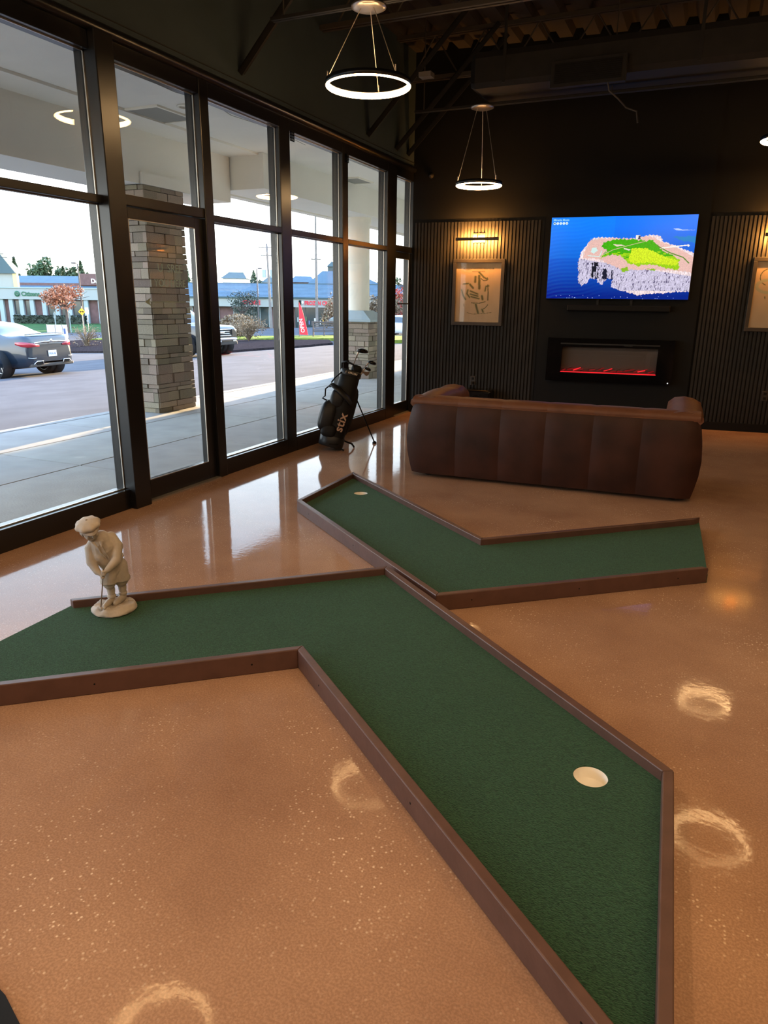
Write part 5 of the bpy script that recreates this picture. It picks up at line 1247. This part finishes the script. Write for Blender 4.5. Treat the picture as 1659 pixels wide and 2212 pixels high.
S_ = far('shop_row', 'long shop row with blue shingled roof, pale fascia and red lettering', 'building', -26, 86)
sw2, sh_ = 44, 3.38
MB().box(0, sw2, 0, 12, 0, 3.3).obj('wall', M['brick'], S_)
MB().box(-.1, sw2+.1, -.7, .1, 2.42, 3.34).obj('fascia', M['cream'], S_); MB().box(-.2, sw2+.2, -.85, .2, 3.34, 3.50).obj('gutter', M['roof_teal'], S_)
cr = MB()
NC = 10
for i in range(NC):                                                # shingle courses, each overlapping the one below
    z0 = 3.48+i*.155; y0 = -.85+i*.36
    cr2 = MB(); cr2.add([(-.3, y0, z0+.05), (sw2+.3, y0, z0+.05), (sw2+.3, y0+.40, z0+.19), (-.3, y0+.40, z0+.19), (-.3, y0, z0), (sw2+.3, y0, z0)], [(0, 1, 2, 3), (4, 5, 1, 0)]); cr2.obj('shingle_course', M['roof_blue'], S_)
MB().box(-.3, sw2+.3, 2.7, 3.0, 4.95, 5.12).obj('ridge_cap', M['roof_teal'], S_)
MB().add([(-.3, -.85, 3.48), (-.3, 2.9, 5.0), (-.3, 6.8, 3.48), (sw2+.3, -.85, 3.48), (sw2+.3, 2.9, 5.0), (sw2+.3, 6.8, 3.48)], [(0, 1, 2), (5, 4, 3), (1, 4, 5, 2)]).obj('gable', M['roof_teal'], S_)
for (x0, x1) in ((1, 3.4), (4, 6.5), (8.2, 12.3), (15.35, 20.2), (21.5, 26), (28, 33), (35, 41)):
    f_ = MB().box(x0, x1, -.06, 0, .1, 2.42).obj('window', M['win_dark'], S_)
    k = int((x1-x0)/1.0)
    for j in range(k+1): MB().box(x0+j*(x1-x0)/k-.03, x0+j*(x1-x0)/k+.03, -.12, -.05, .1, 2.42).obj('mullion', M['lamp_pole'] if x0 > 14 else M['bluepaint'], f_)
r_ = random.Random(5)
goods = [M['bluepaint'], M['white'], M['yellow'], M['leaf_green'], M['plate_ink'], M['lamp_pole'], M['plate']]
for i in range(14): x = 15.6+i*.33; hh = r_.uniform(.2, .7); z_ = r_.uniform(.35, .9); MB().box(x, x+r_.uniform(.1, .22), -.14, -.08, z_, z_+hh).obj('window_poster', goods[i % 7], S_)
text('FROZEN CREAMS', .62, M['red'], 'sign_lettering', S_, Matrix.Translation((16.55, -.72, 2.68)) @ UP, .04, 'LEFT', .02, .80)
MB().box(15.9, 16.15, -.78, -.72, 2.62, 3.18).obj('sign_logo', M['black'], S_); MB().ball((16.33, -.76, 2.95), .12, .04, .16).obj('sign_logo', M['white'], S_)
text('STORE', .62, M['red'], 'sign_lettering', S_, Matrix.Translation((9.4, -.72, 2.68)) @ UP, .04, 'LEFT', .03, 1.1)
t = far('cupola_hall', 'blue-roofed hall with a small cupola rising behind the shop row', 'building', -9.2, 105)
MB().box(-2.3, 9, 2, 12, 0, 5.2).obj('wall', M['cream'], t)
MB().add([(-2.6, 1, 5.0), (9.4, 1, 5.0), (9.4, 12, 5.0), (-2.6, 12, 5.0), (-.2, 4, 7.3), (4.2, 4, 7.3), (4.2, 8, 7.3), (-.2, 8, 7.3)], [(0, 1, 5, 4), (1, 2, 6, 5), (2, 3, 7, 6), (3, 0, 4, 7), (4, 5, 6, 7)]).obj('roof', M['roof_blue'], t)
MB().box(.55, 1.75, 4.6, 5.8, 7.2, 8.0).obj('cupola', M['roof_teal'], t); MB().add([(.4, 4.4, 7.95), (1.9, 4.4, 7.95), (1.9, 6.0, 7.95), (.4, 6.0, 7.95), (1.15, 5.2, 8.75)], [(0, 1, 4), (1, 2, 4), (2, 3, 4), (3, 0, 4)]).obj('cupola_roof', M['roof_teal'], t)
for i, (a, hh, wd, lab) in enumerate(((-33, 7.2, 4.5, 'white gabled house on the skyline left of the transformer pole'), (-25.5, 6.6, 4.0, 'small pale house on the skyline just left of the street lamp'), (-20.5, 6.8, 5.0, 'grey-roofed house on the skyline right of the transformer pole'), (-14.5, 7.0, 4.0, 'white house on the skyline beside the tall utility pole'))):
    t = far('house', lab, 'house', a, 150+i*4); MB().box(0, wd, 0, 5, 0, hh).obj('wall', [M['white'], M['cream'], M['brick'], M['white']][i], t)
    MB().add([(-.4, -.4, hh), (wd+.4, -.4, hh), (wd+.4, 5.4, hh), (-.4, 5.4, hh), (.8, 2.5, hh+1.3), (wd-.8, 2.5, hh+1.3)], [(0, 1, 5, 4), (1, 2, 5), (2, 3, 4, 5), (3, 0, 4)]).obj('roof', M['roof_teal'] if i != 2 else M['roof_blue'], t)
    for q in (.25, .65): MB().box(wd*q, wd*q+.6, -.05, 0, hh*.68, hh*.85).obj('window', M['win_dark'], t)

# ================================================================== TREES
def tree(name, label, a, t_, hgt, rx, rz, m_, n, seed, group=None, leaf=.25, trunk=.14, shape='round', cz=None, z=-1.74, gap=0.0):
    r_ = random.Random(seed); t = far(name, label, 'tree', a, t_, group, z); cz = cz if cz else hgt-rz
    tb = MB(); tb.tube([(0, 0, 0), (.05, 0, cz*.6), (0, 0, cz)], [trunk, trunk*.8, trunk*.5], 7)
    for i in range(9 if n < 3000 else 16):
        q = r_.uniform(0, 6.28); e_ = r_.uniform(.5, .95); tb.tube([(0, 0, cz-rz*.7+i*.05), (rx*.4*math.cos(q), rx*.4*math.sin(q), cz-rz*.1), (rx*e_*math.cos(q), rx*e_*math.sin(q), cz+rz*r_.uniform(-.3, .6))], [trunk*.5, trunk*.25, trunk*.1], 4)
    tb.obj('trunk', M['bark'], t)
    cl = [(r_.uniform(-.6, .6)*rx, r_.uniform(-.6, .6)*rx, cz+r_.uniform(-.55, .55)*rz, r_.uniform(.35, .6)) for _ in range(9)]
    b = MB()
    for i in range(n):
        if shape == 'cone':
            q = r_.random()**.7; zz = cz+rz*(1-2*q); rr2 = rx*q*r_.uniform(.5, 1.0); a_ = r_.uniform(0, 6.28); c = Vector((rr2*math.cos(a_), rr2*math.sin(a_), zz-.2*rr2))
        else:
            cx_, cy_, cz_, k = cl[i % 9]; u_ = r_.uniform(-1, 1); a_ = r_.uniform(0, 6.28); s = math.sqrt(1-u_*u_); kk = k*r_.uniform(.6, 1.0)
            c = Vector((cx_+rx*kk*s*math.cos(a_), cy_+rx*kk*s*math.sin(a_), cz_+rz*kk*u_))
        d1 = Vector((r_.uniform(-1, 1), r_.uniform(-1, 1), r_.uniform(-1, 1))).normalized()*leaf; d2 = d1.cross(Vector((r_.uniform(-1, 1), r_.uniform(-1, 1), 1))).normalized()*leaf*.6
        b.add([c-d1, c+d2, c+d1, c-d2], [(0, 1, 2, 3)])
    b.obj('crown', m_, t); return t
tree('orange_tree', 'spreading autumn-orange tree standing before the bank', -29.6, 68, 4.75, 2.5, 1.45, M['leaf_orange'], 1900, 1, leaf=.13, cz=3.2)
tree('bare_tree', 'dark bare-branched tree in front of the shop row, left of the pole', -15.6, 80, 4.3, 1.9, 1.5, M['leaf_dark'], 1500, 3, leaf=.10, cz=2.6)
tree('red_tree', 'red-leaved tree glimpsed through the narrow door by the corner', 2.0, 76, 5.2, 2.3, 2.0, M['leaf_red'], 1800, 5, leaf=.16)
tree('tan_tree', 'tan leafless tree half hidden behind the round column', -4.2, 60, 4.0, 1.5, 1.5, M['leaf_tan'], 1200, 6, leaf=.12)
tree('tan_tree', 'brown bushy tree just right of the round column', -.8, 72, 4.1, 2.6, 1.6, M['leaf_tan'], 1800, 8, leaf=.15)
kinds = [('broadleaf_tree', M['leaf_green'], 'round'), ('conifer', M['leaf_green'], 'cone')]
r0 = random.Random(11)
for i in range(30):
    a = -101+i*2.05+r0.uniform(-.2, .2); k = 1 if r0.random() < .45 else 0; nm, m_, sh2 = kinds[k]
    tree(nm, ('pointed' if k else 'round') + ' green tree on the hazy skyline above the bank and mall', a, 166+(i % 3)*5.5, 10.6+r0.uniform(-1.2, 1.6), 2.3 if k == 0 else 1.7, 3.2, m_, 700, 40+i, ('pointed' if k else 'round')+' trees of the skyline', leaf=.42, shape=sh2, trunk=.2)
for i, (a, t_, hg, k) in enumerate(((-33.5, 158, 7.4, 0), (-30.3, 156, 9.0, 1), (-28.2, 158, 8.2, 0), (-23.2, 160, 8.0, 1), (-12.4, 156, 7.8, 0), (2.0, 150, 8.0, 0), (5.4, 150, 7.6, 0), (-3.4, 160, 8.2, 0), (.2, 158, 8.4, 0), (-17.0, 160, 8.0, 0))):
    nm, m_, sh2 = kinds[k]
    tree(nm, ['green tree behind the white skyline house', 'tall dark conifer on the skyline left of the street lamp', 'broad green tree right beside the skyline conifer', 'small dark conifer between street lamp and transformer pole', 'green tree on the skyline left of the cupola', 'green tree above the red tree by the corner', 'green tree farthest right on the skyline, by the corner door', 'green tree on the skyline just right of the cupola', 'green tree on the skyline right of the round column', 'green tree on the skyline behind the tall utility pole'][i], a, t_+14, hg*1.06, 2.0, 2.6, m_, 500, 90+i, leaf=.36, shape=sh2, trunk=.2)
# power lines
pw = MB()
for dz in (0, .35):
    for (p, q) in ((FR(-60, 78, 5.5), FR(-12.6, 77.3, 6.3)), (FR(-12.6, 77.3, 6.3), FR(-7.4, 78.5, 5.7)), (FR(-7.4, 78.5, 5.7), FR(30, 78, 5.0))):
        pts = [p.lerp(q, k/8)-Vector((0, 0, .5*math.sin(math.pi*k/8)-dz)) for k in range(9)]; pw.tube(pts, .02, 4)
tag(pw.obj('power_lines', M['lamp_pole']), 'thin dark power lines strung between the poles across the road', 'cable')
